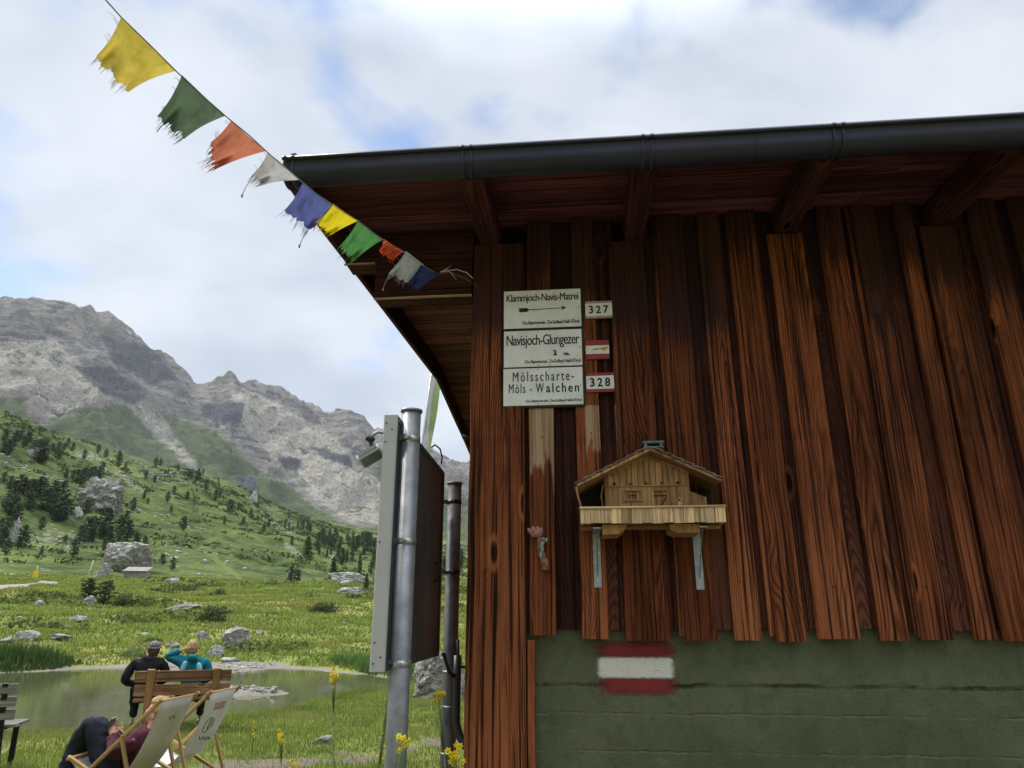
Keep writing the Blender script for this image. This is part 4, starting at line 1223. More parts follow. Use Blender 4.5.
en.tube([e0, e0 + Vector((.07, 0, .012)), e0 + Vector((.115, 0, -.004)), e0 + Vector((.14, 0, -.03))], .0022, 6)
en.build('loose_end', plain('pale_cord', (.42, .38, .36), .9), fs)

# ------------------------------------------------------------------ tall narrow banner behind the board
bn = empty('banner', (-1.34, 8.0, 0), 0, 'tall narrow white and pale green banner behind the notice board', 'banner')
bn.location.z = gz(-1.34, 8.0)
p0 = Vector((0, 0, 0)); p1 = Vector((.50, 0, 5.6 - bn.location.z))
q = MB(); q.tube([p0, p1 * .5, p1], [.016, .013, .008], 10); q.build('pole', M_CLAMP, bn)
M_BW = plain('banner_white', (.68, .70, .68), .7, var=.06, trans=.3); M_BG = plain('banner_green', (.50, .62, .26), .7, var=.08, trans=.3)
def bstrip(name, x0, x1, m):
    n = 24; b = MB(); rows = []
    for k in range(n + 1):
        f = .40 + .58 * k / n; c = p1 * f
        wv = .02 * sin(k * .9)
        rows.append([b.vert((c.x + x0 * (.6 + .4 * k / n), c.y + wv, c.z)), b.vert((c.x + x1 * (.6 + .5 * k / n) + .008 * sin(k * .7), c.y - wv + .03, c.z))])
    for a, d in zip(rows[:-1], rows[1:]): b.face([a[0], a[1], d[1], d[0]], None, (.5,) * 3, True)
    o = b.build(name, m, bn); md = o.modifiers.new('s', 'SOLIDIFY'); md.thickness = .003
bstrip('cloth', .012, .085, M_BW); bstrip('edge_strip', .088, .135, M_BG)
# ------------------------------------------------------------------ rocks
def rock_mat():
    m, t = mat('grey_schist')
    p = t.obj(); info = t.new('ShaderNodeObjectInfo').outputs['Random']
    x, y, z = t.xyz(p)
    pp = t.vec(t.add(x, t.mul(info, 50)), y, t.mul(z, 2.2))
    n = t.noise(pp, 1.1, 7, .68); n2 = t.noise(pp, 5.5, 6, .7); n3 = t.noise(pp, 22, 4, .7)
    c = t.mix(t.ss(n, .36, .62), (.24, .23, .21), (.52, .495, .45))
    c = t.mix(t.ss(n2, .50, .66), c, (.14, .138, .13))
    c = t.mix(t.ss(n2, .42, .30), c, (.50, .47, .42))
    c = t.mix(t.mul(t.ss(n3, .62, .72), .6), c, (.20, .165, .075))
    t.out(c, .92, t.bump(t.add(n2, t.mul(n3, .6)), .9, .08), spec=.2)
    return m
M_ROCK = rock_mat()
def rock_mesh(seed, sx_, sy_, sz_, sub=4, nplanes=15, rough=.10, flat=0.0):
    r2 = np.random.default_rng(seed)
    bm = bmesh.new(); bmesh.ops.create_icosphere(bm, subdivisions=sub, radius=1.0)
    dirs = np.array([v.co[:] for v in bm.verts]); dirs /= np.linalg.norm(dirs, axis=1)[:, None]
    nn = r2.normal(size=(nplanes, 3)); nn[0] = (r2.normal() * .3, r2.normal() * .3, 1); nn[:, 2] += .1
    nn /= np.linalg.norm(nn, axis=1)[:, None]
    hh = r2.uniform(.62, 1.0, nplanes)
    dt = dirs @ nn.T
    rad = np.where(dt > .05, hh[None] / np.maximum(dt, .05), 9).min(1).clip(.4, 1.35)
    o = r2.uniform(-50, 50)
    nz = fbm(dirs[:, 0] * 2.2 + o, dirs[:, 1] * 2.2 + dirs[:, 2] * 2.9, 5, .55)
    nz2 = np.abs(fbm(dirs[:, 2] * 6 + o, dirs[:, 0] * 2.5 + dirs[:, 1] * 2.2, 4))
    rad = rad * (1 + rough * nz - rough * .8 * nz2)
    P = dirs * rad[:, None] * np.array([sx_, sy_, sz_]) * .5
    for v, q in zip(bm.verts, P): v.co = q
    me = bpy.data.meshes.new('rock'); bm.to_mesh(me); bm.free()
    me.polygons.foreach_set('use_smooth', [False] * len(me.polygons))
    return me
def rock(name, cx, by, wpx, hpx, label, seed, depth=.9, d0=12.0, d1=700, cat='rock', group=None, sink=.25, tilt=0.0, sub=4, rough=.12, planes=15):
    P, d = hit(cx, by, d0, d1)
    zc = P.y * cos(PITCH) + (P.z - CAMZ) * sin(PITCH)
    W = wpx / FPX * zc; H = hpx / FPX * zc / .95
    me = rock_mesh(seed, W, W * depth, H * (1.55 if sink else 1.2), sub, planes, rough)
    o = obj(name, me, M_ROCK)
    o.location = P + Vector((0, W * depth * .22, H * .5 - H * sink * .7))
    o.rotation_euler = (rng.uniform(-.08, .08), R(tilt), rng.uniform(0, .5))
    return tag(o, label, cat, group)
rock('boulder', 234, 648, 34, 20, 'largest pale slanting boulder on the far bank, right of the teal jacket', 3, .8, 20, tilt=-16)
rock('boulder', 214, 658, 16, 12, 'pale wedge boulder at the sandy shore below the large slanting boulder', 8, .9, 20, tilt=14)
rock('boulder', 202, 641, 14, 8, 'dark low boulder with a pale top left of the large slanting boulder', 12, .9, 20)
rock('boulder', 183, 611, 33, 7, 'long flat grey rock lying in the meadow above the two bench sitters', 17, .7, 20)
rock('boulder', 142, 637, 13, 4, 'small flat stone in the meadow just left of the dark-haired bench sitter', 21, .9, 20)
rock('boulder', 170, 648, 13, 6, 'flat stone half hidden behind the teal sitter', 23, .9, 20)
rock('boulder', 27, 641, 21, 9, 'flat pale rock on the left bank, topmost above the reeds', 26, .8, 20)
rock('boulder', 57, 640, 23, 6, 'low grey slab right of the flat pale rock above the reeds', 29, .7, 20)
rock('boulder', 25, 658, 22, 10, 'grey boulder right behind the tall reeds', 31, .8, 20)
rock('boulder', 4, 643, 14, 5, 'small flat rock left of the flat pale rock above the reeds', 35, .9, 20)
rock('boulder', 37, 608, 10, 7, 'small pale rock among dark heath below the gravel path', 37, .9, 30)
rock('boulder', 77, 622, 17, 5, 'thin flat rock in the meadow below the twin dwarf pines', 41, .7, 30)
rock('boulder', 88, 606, 13, 10, 'grey crag under the twin dwarf pines', 44, .8, 50)
rock('boulder', 116, 573, 42, 26, 'huge grey boulder standing behind the small stone hut', 47, .8, 126, sub=5, tilt=-8, sink=.15)
rock('boulder', 101, 577, 15, 12, 'broken grey boulder leaning against the huge boulder by the stone hut', 49, .8, 60, sub=4, tilt=24, sink=.15)
rock('boulder', 350, 584, 42, 10, 'long grey rock ridge at the foot of the hill under the conifers', 53, .5, 60, sub=5)
rock('boulder', 351, 596, 32, 9, 'low knobbly grey rock in the meadow below the long rock ridge', 57, .6, 40, sub=5)
rock('boulder', 260, 635, 7, 4, 'tiny white stone in the meadow right of the large slanting boulder', 61, .9, 20)
rock('boulder', 242, 650, 7, 5, 'tiny pale stone touching the foot of the large slanting boulder', 62, .9, 20)
rock('boulder', 171, 584, 15, 6, 'group of low pale rocks at the hill foot right of the stone hut', 66, .7, 60)
rock('boulder', 230, 662, 20, 4.5, 'flat pale slab lying on the sandy shore', 68, .6, 20)
rock('boulder', 440, 700, 66, 62, 'big pale boulder behind the steel posts', 71, .7, 8, sub=5, tilt=-20, sink=.42)
rock('boulder', 324, 744, 20, 6.5, 'small flat white stone on the worn grass near the board post', 74, .6, 6, 20, sink=.3)
rock('rock_outcrop', 97, 509, 58, 36, 'pale cracked rock outcrop on the hillside among dark pines', 77, .5, 119, cat='rock', sub=5, sink=.30, rough=.30, planes=30, tilt=-8)
rock('rock_outcrop', 13, 542, 12, 18, 'small rock outcrop low on the hillside among pines', 79, .6, 119, cat='rock', sink=.15, rough=.2)
rock('rock_outcrop', 75, 517, 9, 9, 'small round rock just below the pale cracked outcrop', 82, .8, 119, cat='rock', sink=.2)
rock('rock_outcrop', 32, 458, 12, 9, 'rock outcrop high on the hillside between dark pines', 84, .6, 119, cat='rock', sink=.2)
rock('rock_outcrop', 253, 503, 9, 11, 'leaning grey rock spur above the hillside crest', 86, .6, 119, cat='rock', sink=.1)

# many small stones nobody could count
def scatter_mesh(name, pts, sizes, base, m, label=None, cat=None):
    V0, F0 = base
    n = len(pts); k = len(V0)
    ang = nrng.uniform(0, 2 * pi, n); c, s = np.cos(ang), np.sin(ang)
    S = np.asarray(sizes)[:, None, None]
    B = np.repeat(V0[None], n, 0) * S * nrng.uniform(.7, 1.3, (n, 1, 3))
    X_ = B[..., 0] * c[:, None] - B[..., 1] * s[:, None]; Y_ = B[..., 0] * s[:, None] + B[..., 1] * c[:, None]
    V = np.stack([X_, Y_, B[..., 2]], -1) + np.asarray(pts)[:, None, :]
    F = (F0[None] + (np.arange(n) * k)[:, None, None]).reshape(-1, F0.shape[1])
    me = np_mesh(name, V.reshape(-1, 3), F)
    o = obj(name, me, m); o['kind'] = 'stuff'
    if label: o['label'] = label
    return o
def base_of(me):
    V = np.zeros(len(me.vertices) * 3, np.float32); me.vertices.foreach_get('co', V)
    F = np.array([p.vertices[:] for p in me.polygons]); return V.reshape(-1, 3), F
def tz(x, y):
    x = np.asarray(x); y = np.asarray(y)
    return terrain(np.degrees(np.arctan2(x, y)), np.hypot(x, y))
def polar_pts(n, a0, a1, d0, d1, power=.5):
    az = nrng.uniform(a0, a1, n); d = d0 + (d1 - d0) * nrng.random(n) ** power
    a = np.radians(az); return d * np.sin(a), d * np.cos(a), az, d
x, y, az, d = polar_pts(11000, -43, 8, 119, 420)
keep = fbm(x / 40 + 3, y / 40, 3) > .12 + .3 * nrng.random(len(x))
x, y, d = x[keep], y[keep], d[keep]
rb = base_of(rock_mesh(901, 1.4, 1.1, .9, 1, 9, .1))
scatter_mesh('hillside_stones', np.stack([x, y, tz(x, y) + .1], -1), .25 + .55 * nrng.random(len(x)) ** 3 + d / 900, rb, M_ROCK, 'small pale stones strewn over the green hillside')
x, y, az, d = polar_pts(2200, -43, -4, 21, 115)
sd_ = sdpoly(x, y, POND)
keep = (sd_ > .1) & ((fbm(x / 12, y / 12, 3) > .38) | ((sd_ < 1.3) & (y > 20) & (nrng.random(len(x)) < .8)))
x, y, sd_ = x[keep], y[keep], sd_[keep]
scatter_mesh('bank_stones', np.stack([x, y, tz(x, y) + .02], -1), np.where(sd_ < 1.3, .10, .14) + .14 * nrng.random(len(x)) ** 3, rb, M_ROCK, 'small stones along the pond shore and meadow')
x = np.concatenate([nrng.uniform(-6.8, -5.4, 130), nrng.uniform(-13, -8.5, 260)]); y = np.concatenate([nrng.uniform(17.3, 18.3, 130), nrng.uniform(24.4, 28.5, 260)])
z = tz(x, y); k = z > WATER - .05
scatter_mesh('shore_pebbles', np.stack([x[k], y[k], z[k]], -1), .05 + .10 * nrng.random(k.sum()) ** 2, rb, M_ROCK, 'pale pebbles on the spit and the islet')

PATHP = [hit(a, b, 45, 300)[0] for a, b in [(-70, 594), (-30, 590), (0, 587), (20, 585.5), (40, 584), (56, 583)]]
def off_path(x, y, w=1.5):
    d = np.full(np.shape(x), 1e9)
    for p, q in zip(PATHP[:-1], PATHP[1:]):
        ex, ey = q.x - p.x, q.y - p.y; t = np.clip(((x - p.x) * ex + (y - p.y) * ey) / (ex * ex + ey * ey), 0, 1)
        d = np.minimum(d, np.hypot(x - p.x - ex * t, y - p.y - ey * t))
    return d > w
# ------------------------------------------------------------------ grass and ground cover
def blade_mat(name='grass_blades'):
    m, t = mat(name)
    c = t.attr('tint').outputs['Color']
    t.out(c, .75, None, 0, .25, .35)
    return m
M_BLADE = blade_mat()
def blades(name, x, y, h, w, tint, label, lean=.45):
    n = len(x); z = tz(x, y)
    a = nrng.uniform(0, 2 * pi, n); la = nrng.uniform(0, 2 * pi, n); ln = nrng.uniform(.1, 1, n) * lean * h
    dx, dy = np.cos(a) * w, np.sin(a) * w
    lx, ly = np.cos(la) * ln, np.sin(la) * ln
    p0 = np.stack([x - dx, y - dy, z - .02], -1); p1 = np.stack([x + dx, y + dy, z - .02], -1)
    m0 = np.stack([x - dx * .8 + lx * .35, y - dy * .8 + ly * .35, z + h * .6], -1); m1 = np.stack([x + dx * .8 + lx * .35, y + dy * .8 + ly * .35, z + h * .6], -1)
    tp = np.stack([x + lx, y + ly, z + h * .95], -1); tp2 = tp + np.stack([dx * .15, dy * .15, dx * 0], -1)
    V = np.stack([p0, p1, m1, m0, tp2, tp], 1).reshape(-1, 3)
    b = (np.arange(n) * 6)[:, None]
    F = np.concatenate([b + [0, 1, 2, 3], b + [3, 2, 4, 5]], 0)
    me = np_mesh(name, V, F); vcol(me, 'tint', np.repeat(tint, 6, 0))
    o = obj(name, me, M_BLADE); o['kind'] = 'stuff'; o['label'] = label
    return o
def tints(n, pal, wts, jit=.25):
    pal = np.array(pal); i = nrng.choice(len(pal), n, p=np.array(wts) / sum(wts))
    return pal[i] * nrng.uniform(1 - jit, 1 + jit, (n, 1))
GP = [(.145, .215, .034), (.205, .265, .048), (.29, .30, .075), (.33, .30, .12), (.10, .155, .032)]
dirt_poly = [(-4.2, 7.2), (-2.2, 7.6), (-1.6, 8.3), (-.5, 9.1), (-.1, 9.6), (-.4, 10.2), (-1.4, 9.5), (-2.4, 8.7), (-4, 8.0)]
x, y, az, d = polar_pts(260000, -44, 3, 6.5, 21.5, .62)
sd_ = sdpoly(x, y, POND); dd = sdpoly(x, y, dirt_poly) + .25 + .9 * fbm(x / .7, y / .7, 4); d2 = sdpoly(x, y, [(-8.5, 9), (-6.0, 9.6), (-6.2, 8.2), (-8, 7)])
k = (sd_ > .05) & (y < 21.5) & (nrng.random(len(x)) < np.clip(sstep(np.minimum(dd, d2), -.35, .45) + .34, 0, 1))
x, y, sd_, dd = x[k], y[k], sd_[k], dd[k]
cl_ = fbm(x / .9, y / .9, 3)
h = (.035 + .045 * nrng.random(len(x))) * (1 + .7 * np.clip(cl_, -.6, 1)) + .09 * sstep(sd_, 1.5, .2) * nrng.random(len(x)) * sstep(x, -5.0, -4.0) + .05 * sstep(sd_, .8, .1) * nrng.random(len(x))
tn = tints(len(x), GP, [4, 4, 2.2, 1.2, 2]); dry = sstep(fbm(x / 1.6 + 9, y / 1.6, 3), .0, .5)[:, None] * .55 + .35 * sstep(dd, .8, 0)[:, None]
h = h * (.55 + .45 * sstep(np.minimum(dd, d2[k]), -.2, .6))
tn = tn * (1 - dry) + np.array((.22, .21, .075)) * dry
tn = tn * (1 + .35 * np.clip(cl_, -.8, .8)[:, None])
blades('meadow_grass', x, y, h, .0022 + .0025 * nrng.random(len(x)), tn, 'short green grass between the hut and the pond')
x, y, az, d = polar_pts(400000, -44, 8, 21, 117, .85)
sd_ = sdpoly(x, y, POND); spit = sdpoly(x, y, [(-14.2, 26.6), (-12, 26.2), (-10.0, 24.6), (-9.0, 24.2), (-8.5, 26), (-8.0, 27.5), (-10, 29.0), (-13, 28.6)])
cl_ = fbm(x / 3.2, y / 3.2, 4)
k = off_path(x, y) & (sd_ > .35) & (spit > .3) & (nrng.random(len(x)) < .35 + .65 * sstep(cl_, -.3, .3))
x, y, d, cl_, sd_ = x[k], y[k], d[k], cl_[k], sd_[k]
h = (.08 + .10 * nrng.random(len(x))) * (1 + .6 * np.clip(cl_, -.5, 1)) * (1 + (d - 25) / 110)
tn = tints(len(x), GP, [4, 5, 3.0, 1.0, 2]); g2 = fbm(x / 7, y / 7, 4)[:, None]
tn = tn * (1 + .4 * np.clip(cl_, -1, 1)[:, None]); tn = np.where(g2 > .15, tn * .6 + np.array((.11, .10, .028)), tn)
blades('far_meadow_grass', x, y, h, .012 + d * .00045, tn, 'tufted meadow grass beyond the pond', .8)
# reeds at the left shore and the lush edge on the right
x, y, az, d = polar_pts(60000, -44, -3, 20, 31, .6)
sd_ = sdpoly(x, y, POND)
reed = sdpoly(x, y, [(-24, 22.5), (-16, 24.4), (-15.4, 25.4), (-15.3, 26.8), (-17.5, 27.2), (-24, 26.0)])
lush = sdpoly(x, y, [(-4.2, 23.2), (-2.6, 21.4), (-1.5, 22), (-2, 24.5), (-4.6, 25.8), (-6.3, 26.6)])
k = ((reed < .2) | ((lush < .1) & (nrng.random(len(x)) < .8))) & (sd_ > -.35)
x, y, reed, lush = x[k], y[k], reed[k], lush[k]
h = np.where(reed < .2, (.35 + .40 * nrng.random(len(x))) * sstep(reed, .3, -.8) + .12, (.18 + .30 * nrng.random(len(x))))
tn = tints(len(x), [(.075, .135, .034), (.11, .18, .045), (.06, .105, .03)], [3, 3, 2])
blades('shore_reeds', x, y, h, .012 + .010 * nrng.random(len(x)), tn * np.where(reed < .2, .8, 1.25)[:, None], 'tall reeds and lush sedge at the pond edge', .35)

# leaf clumps: a cloud of small faces
def leaf_cloud(n, pts, size, nrm_up=.5, seed=0):
    r2 = np.random.default_rng(seed)
    nv = r2.normal(size=(n, 3)); nv[:, 2] += nrm_up; nv /= np.linalg.norm(nv, axis=1)[:, None]
    t1 = np.cross(nv, r2.normal(size=(n, 3))); t1 /= np.linalg.norm(t1, axis=1)[:, None]; t2 = np.cross(nv, t1)
    s = size * r2.uniform(.6, 1.4, (n, 1)) if np.isscalar(size) else size[:, None]
    V = np.stack([pts - t1 * s, pts + t2 * s * .55, pts + t1 * s, pts - t2 * s * .55], 1).reshape(-1, 3)
    return V, np.arange(n * 4).reshape(-1, 4)
# dwarf shrub cover of the meadow
x, y, az, d = polar_pts(1900, -44, 8, 27, 116, .8)
sd_ = sdpoly(x, y, POND)
k = off_path(x, y, 4.5) & (sd_ > 2) & (fbm(x / 15 + 4, y / 15, 4) > .16 + .30 * nrng.random(len(x))); x, y, d = x[k], y[k], d[k]
P = []; S = []; T = []
for xi, yi, di in zip(x, y, d):
    n = 60; rr = rng.uniform(.45, 1.25) * (1 + di / 160); hh = rr * rng.uniform(.25, .42)
    q = nrng.normal(size=(n, 3)); q /= np.linalg.norm(q, axis=1)[:, None]; q[:, 2] = np.abs(q[:, 2])
    q *= (nrng.random((n, 1)) ** .35) * np.array([rr, rr * .8, hh]) * nrng.uniform(.8, 1.15, (n, 1))
    zz = gz(xi, yi); P.append(q + np.array([xi, yi, zz])); S.append(np.full(n, .075 + .0016 * di) * nrng.uniform(.6, 1.4, n))
    c = rng.choice([(.085, .125, .028), (.105, .14, .032), (.13, .14, .040), (.075, .105, .028)]); T.append(np.array(c)[None] * nrng.uniform(.55, 1.5, (n, 1)))
P = np.concatenate(P); S = np.concatenate(S); T = np.concatenate(T)
V, F = leaf_cloud(len(P), P, S, .6, 5)
me = np_mesh('dwarf_shrub_cover', V, F); vcol(me, 'tint', np.repeat(T, 4, 0)); o = obj('dwarf_shrub_cover', me, M_BLADE); o['kind'] = 'stuff'; o['label'] = 'low dark heath shrubs spread over the far meadow'
# heath on the hillside
x, y, az, d = polar_pts(6500, -43, 8, 118, 430, .7)
k = fbm(x / 30 + 14, y / 30, 4) > -.05 + .35 * nrng.random(len(x)); x, y, d = x[k], y[k], d[k]
n = 16
q = nrng.normal(size=(len(x), n, 3)); q /= np.linalg.norm(q, axis=2)[..., None]; q[..., 2] = np.abs(q[..., 2])
rr = nrng.uniform(.6, 1.8, len(x)) * (.8 + d / 400)
q *= (nrng.random((len(x), n, 1)) ** .4) * np.stack([rr, rr, rr * .45], -1)[:, None, :]
P = (q + np.stack([x, y, tz(x, y)], -1)[:, None, :]).reshape(-1, 3)
V, F = leaf_cloud(len(P), P, np.repeat(.16 + d * .0011, n) * nrng.uniform(.6, 1.4, len(P)), .6, 6)
T = np.repeat(np.array([(.045, .068, .018), (.060, .085, .022), (.075, .10, .026), (.045, .066, .022)])[nrng.integers(0, 4, len(x))], n, 0) * nrng.uniform(.6, 1.5, (len(P), 1))
me = np_mesh('hillside_heath', V, F); vcol(me, 'tint', np.repeat(T, 4, 0)); o = obj('hillside_heath', me, M_BLADE); o['kind'] = 'stuff'; o['label'] = 'dark low heath shrubs over the hillside'

# ------------------------------------------------------------------ trees
def needle_mat(name, c1, c2):
    m, t = mat(name)
    info = t.new('ShaderNodeObjectInfo').outputs['Random']
    tn = t.attr('tint').outputs['Fac']
    c = t.mix(tn, c1, c2)
    f = t.add(.78, t.mul(info, .5))
    t.out(t.mix(1.0, c, t.vec(f, f, f), 'MULTIPLY'), .8, None, 0, .2, .15)
    return m
M_PINE = needle_mat('pine_needles', (.030, .052, .032), (.075, .112, .055))
M_LARCH = needle_mat('larch_needles', (.055, .090, .030), (.105, .150, .052))
M_BARK = plain('bark', (.075, .055, .04), .9, scale=12, bump=.5)
def tree_meshes(kind, seed):
    r2 = np.random.default_rng(seed)
    tk = MB(); lean = r2.uniform(-.03, .03)
    tk.tube([(0, 0, -.03), (lean * .3, 0, .3), (lean * .7, 0, .65), (lean, 0, .97)], [.030, .022, .012, .003], 7)
    pts = []; sz = []; tt = []
    if kind == 'pine':
        nb = 30; prof = lambda f: (.10 + .16 * sin(pi * min(1, f * 1.05)) ** .7) if f > .05 else .08
    else:
        nb = 34; prof = lambda f: .21 * (1 - f) ** .8 + .015
    for b in range(nb):
        f = .08 + .92 * (b + r2.random() * .8) / nb
        rr = prof(f) * r2.uniform(.72, 1.2); an = b * 2.399 + r2.uniform(-.4, .4)
        zb = f if kind == 'pine' else f
        tk.tube([(lean * f, 0, zb * .95), (lean * f + cos(an) * rr * .9, sin(an) * rr * .9, zb * .95 + (.03 if kind == 'pine' else -.03))], [.007, .002], 4)
        n = 34
        s = r2.random(n) ** .6
        px_ = lean * f + cos(an) * rr * s + r2.normal(size=n) * .028; py_ = sin(an) * rr * s + r2.normal(size=n) * .028
        pz_ = zb * .96 + (.035 * s if kind == 'pine' else -.04 * s) + r2.normal(size=n) * .020
        pts.append(np.stack([px_, py_, np.clip(pz_, .03, 1.0)], -1)); sz.append(r2.uniform(.022, .050, n)); tt.append(np.clip(r2.uniform(0, 1) * .6 + r2.random(n) * .5, 0, 1))
    pts = np.concatenate(pts); sz = np.concatenate(sz); tt = np.concatenate(tt)
    V, F = leaf_cloud(len(pts), pts, sz, .5, seed)
    cm_ = np_mesh('crown', V, F); vattr(cm_, 'tint', np.repeat(tt, 4)); cm_.materials.append(M_PINE if kind == 'pine' else M_LARCH)
    tm = tk.mesh('trunk'); tm.materials.append(M_BARK)
    return tm, cm_
TM = {k: [tree_meshes(k, 300 + i + (50 if k == 'larch' else 0)) for i in range(6)] for k in ('pine', 'larch')}
def tree(px_, by, hpx, kind, label, group, d0=60, cat='conifer', wide=1.0):
    P, d = hit(px_, by, d0, 630)
    zc = P.y * cos(PITCH) + (P.z - CAMZ) * sin(PITCH)
    H = hpx / FPX * zc / .97
    tm, cm_ = TM[kind][rng.randrange(6)]
    e = empty('pine_tree' if kind == 'pine' else 'larch_tree', P, rng.uniform(0, 6.28), label, cat, group)
    w_ = wide * rng.uniform(.9, 1.15)
    e.scale = (H * w_, H * w_, H)
    for nm, me in (('trunk', tm), ('crown', cm_)):
        c = bpy.data.objects.new(nm, me); col.objects.link(c); c.parent = e
    return e
LG = {'A': ('dark pine in the upper grove at the left end of the hillside', 'upper left grove of pines on the hillside'),
      'B': ('dark pine in the dense grove left of the pale cracked outcrop', 'dense pines left of the cracked outcrop'),
      'C': ('dark pine in the clump uphill of the huge boulder and stone hut', 'pines uphill of the stone hut'),
      'D': ('lone dark pine dotted over the open hillside', 'lone pines on the upper hillside'),
      'E': ('dark pine growing around the top of the pale cracked outcrop', 'pines at the cracked outcrop'),
      'F': ('distant conifer in the belt of trees at the right end of the hillside', 'conifer belt at the right end of the hillside'),
      'G': ('dark pine in the row at the lower left edge of the hillside', 'pines at the lower left hillside')}
c1 = {'A': [(40, 130, 80), (20, 60, 60), (100, 55, 50), (140, 75, 60), (195, 165, 110), (215, 175, 70), (170, 120, 60), (60, 95, 60), (15, 120, 60), (75, 70, 60), (120, 90, 50)],
      'D': [(295, 125, 60), (300, 155, 50), (345, 85, 40), (370, 110, 40), (430, 150, 45), (500, 120, 40), (540, 145, 40), (605, 190, 60), (610, 135, 30), (745, 255, 40), (795, 190, 45), (820, 185, 35), (965, 250, 40), (680, 415, 60), (735, 355, 35), (755, 380, 30),
            (855, 370, 50), (875, 420, 30), (935, 515, 65), (740, 600, 50), (700, 590, 50), (830, 690, 50), (880, 720, 60), (750, 500, 25), (790, 270, 35), (890, 330, 40), (910, 210, 30), (640, 200, 30), (270, 110, 40), (325, 110, 40), (955, 360, 40)],
      'E': [(520, 220, 50), (500, 255, 60), (460, 255, 60), (415, 285, 80), (390, 270, 60), (370, 255, 40), (335, 250, 40), (440, 250, 50), (480, 240, 50)],
      'B': [(45, 315, 70), (95, 330, 90), (150, 350, 90), (195, 360, 110), (145, 410, 90), (60, 440, 100), (30, 420, 80), (85, 465, 80), (230, 410, 100), (270, 360, 90), (315, 350, 80), (260, 440, 100), (310, 470, 130), (340, 450, 90), (435, 435, 70), (285, 470, 80), (215, 350, 80), (120, 330, 70), (70, 330, 60), (175, 330, 70)],
      'C': [(405, 580, 80), (450, 570, 110), (480, 540, 80), (530, 555, 140), (560, 570, 70), (515, 560, 80), (610, 560, 100), (650, 565, 90), (645, 470, 50), (375, 650, 80), (330, 585, 40), (600, 600, 60), (570, 610, 40), (530, 620, 50), (430, 580, 70), (690, 600, 60), (470, 575, 60)],
      'G': [(210, 510, 60), (20, 570, 110), (25, 640, 70), (110, 600, 100), (90, 610, 60), (210, 640, 40), (5, 600, 90), (5, 520, 60), (15, 270, 50)]}
for k, lst in c1.items():
    for (a, b, h) in lst:
        tree(a / 5.12, 430 + b / 5.12, h / 5.12 * 1.08, 'pine', *LG[k], wide=1.25 if k in 'AB' else 1.1)
c2l = {'D': [(40, 260, 55), (5, 255, 40), (80, 310, 50), (145, 265, 20), (65, 230, 30), (200, 420, 60), (245, 415, 40), (175, 485, 35), (270, 490, 40), (310, 450, 40), (345, 470, 30), (400, 500, 40), (375, 525, 40), (345, 400, 30), (130, 360, 50), (150, 350, 40), (215, 410, 45)],
       'F': [(485, 510, 40), (505, 505, 30), (550, 510, 40), (575, 515, 50), (600, 515, 45), (615, 520, 40), (520, 590, 40), (600, 660, 110), (595, 655, 80), (655, 600, 70), (680, 580, 70), (710, 590, 80), (740, 590, 75), (670, 560, 50), (805, 570, 45), (830, 610, 70), (850, 620, 70), (905, 620, 90), (920, 590, 60),
             (890, 640, 50), (755, 680, 60), (780, 690, 80), (800, 680, 60), (830, 670, 50), (940, 700, 90), (925, 740, 60), (650, 620, 50), (870, 690, 60), (700, 650, 40), (720, 640, 40), (760, 640, 60), (660, 640, 40), (690, 600, 60), (725, 600, 60), (815, 600, 50), (860, 600, 60), (880, 600, 60), (940, 640, 80), (770, 600, 50), (960, 660, 70), (985, 640, 70), (960, 720, 80)]}
for k, lst in c2l.items():
    for (a, b, h) in lst:
        tree(190 + a / 5.12, 430 + b / 5.12, h / 5.12 * 1.05, 'larch' if (k == 'F' and rng.random() < .3) else 'pine', *LG[k])
for k_ in range(26):
    tree(rng.uniform(385, 500), rng.uniform(556, 582), rng.uniform(9, 17), 'larch' if rng.random() < .3 else 'pine', *LG['F'])
# trees standing at the hill's foot, each its own
tree(333, 580, 22, 'larch', 'tall pale green larch at the left end of the long rock ridge', None, 60)
tree(359, 577, 17, 'larch', 'yellow-green larch behind the middle of the long rock ridge', None, 60)
tree(366, 591, 17, 'larch', 'small yellow-green larch between the rock ridge and the knobbly rock', None, 60)
tree(291, 582, 15, 'pine', 'left and taller of the two dark pines alone at the hill foot', None, 60, wide=1.3)
tree(297, 582, 12, 'pine', 'right and lower of the two dark pines alone at the hill foot', None, 60, wide=1.3)
tree(88, 601, 21, 'pine', 'bushy dwarf pine on the grey crag, the darker of two', None, 55, wide=1.9)
tree(103, 605, 23, 'pine', 'bushy dwarf pine right of the grey crag, the taller of two', None, 55, wide=1.5)
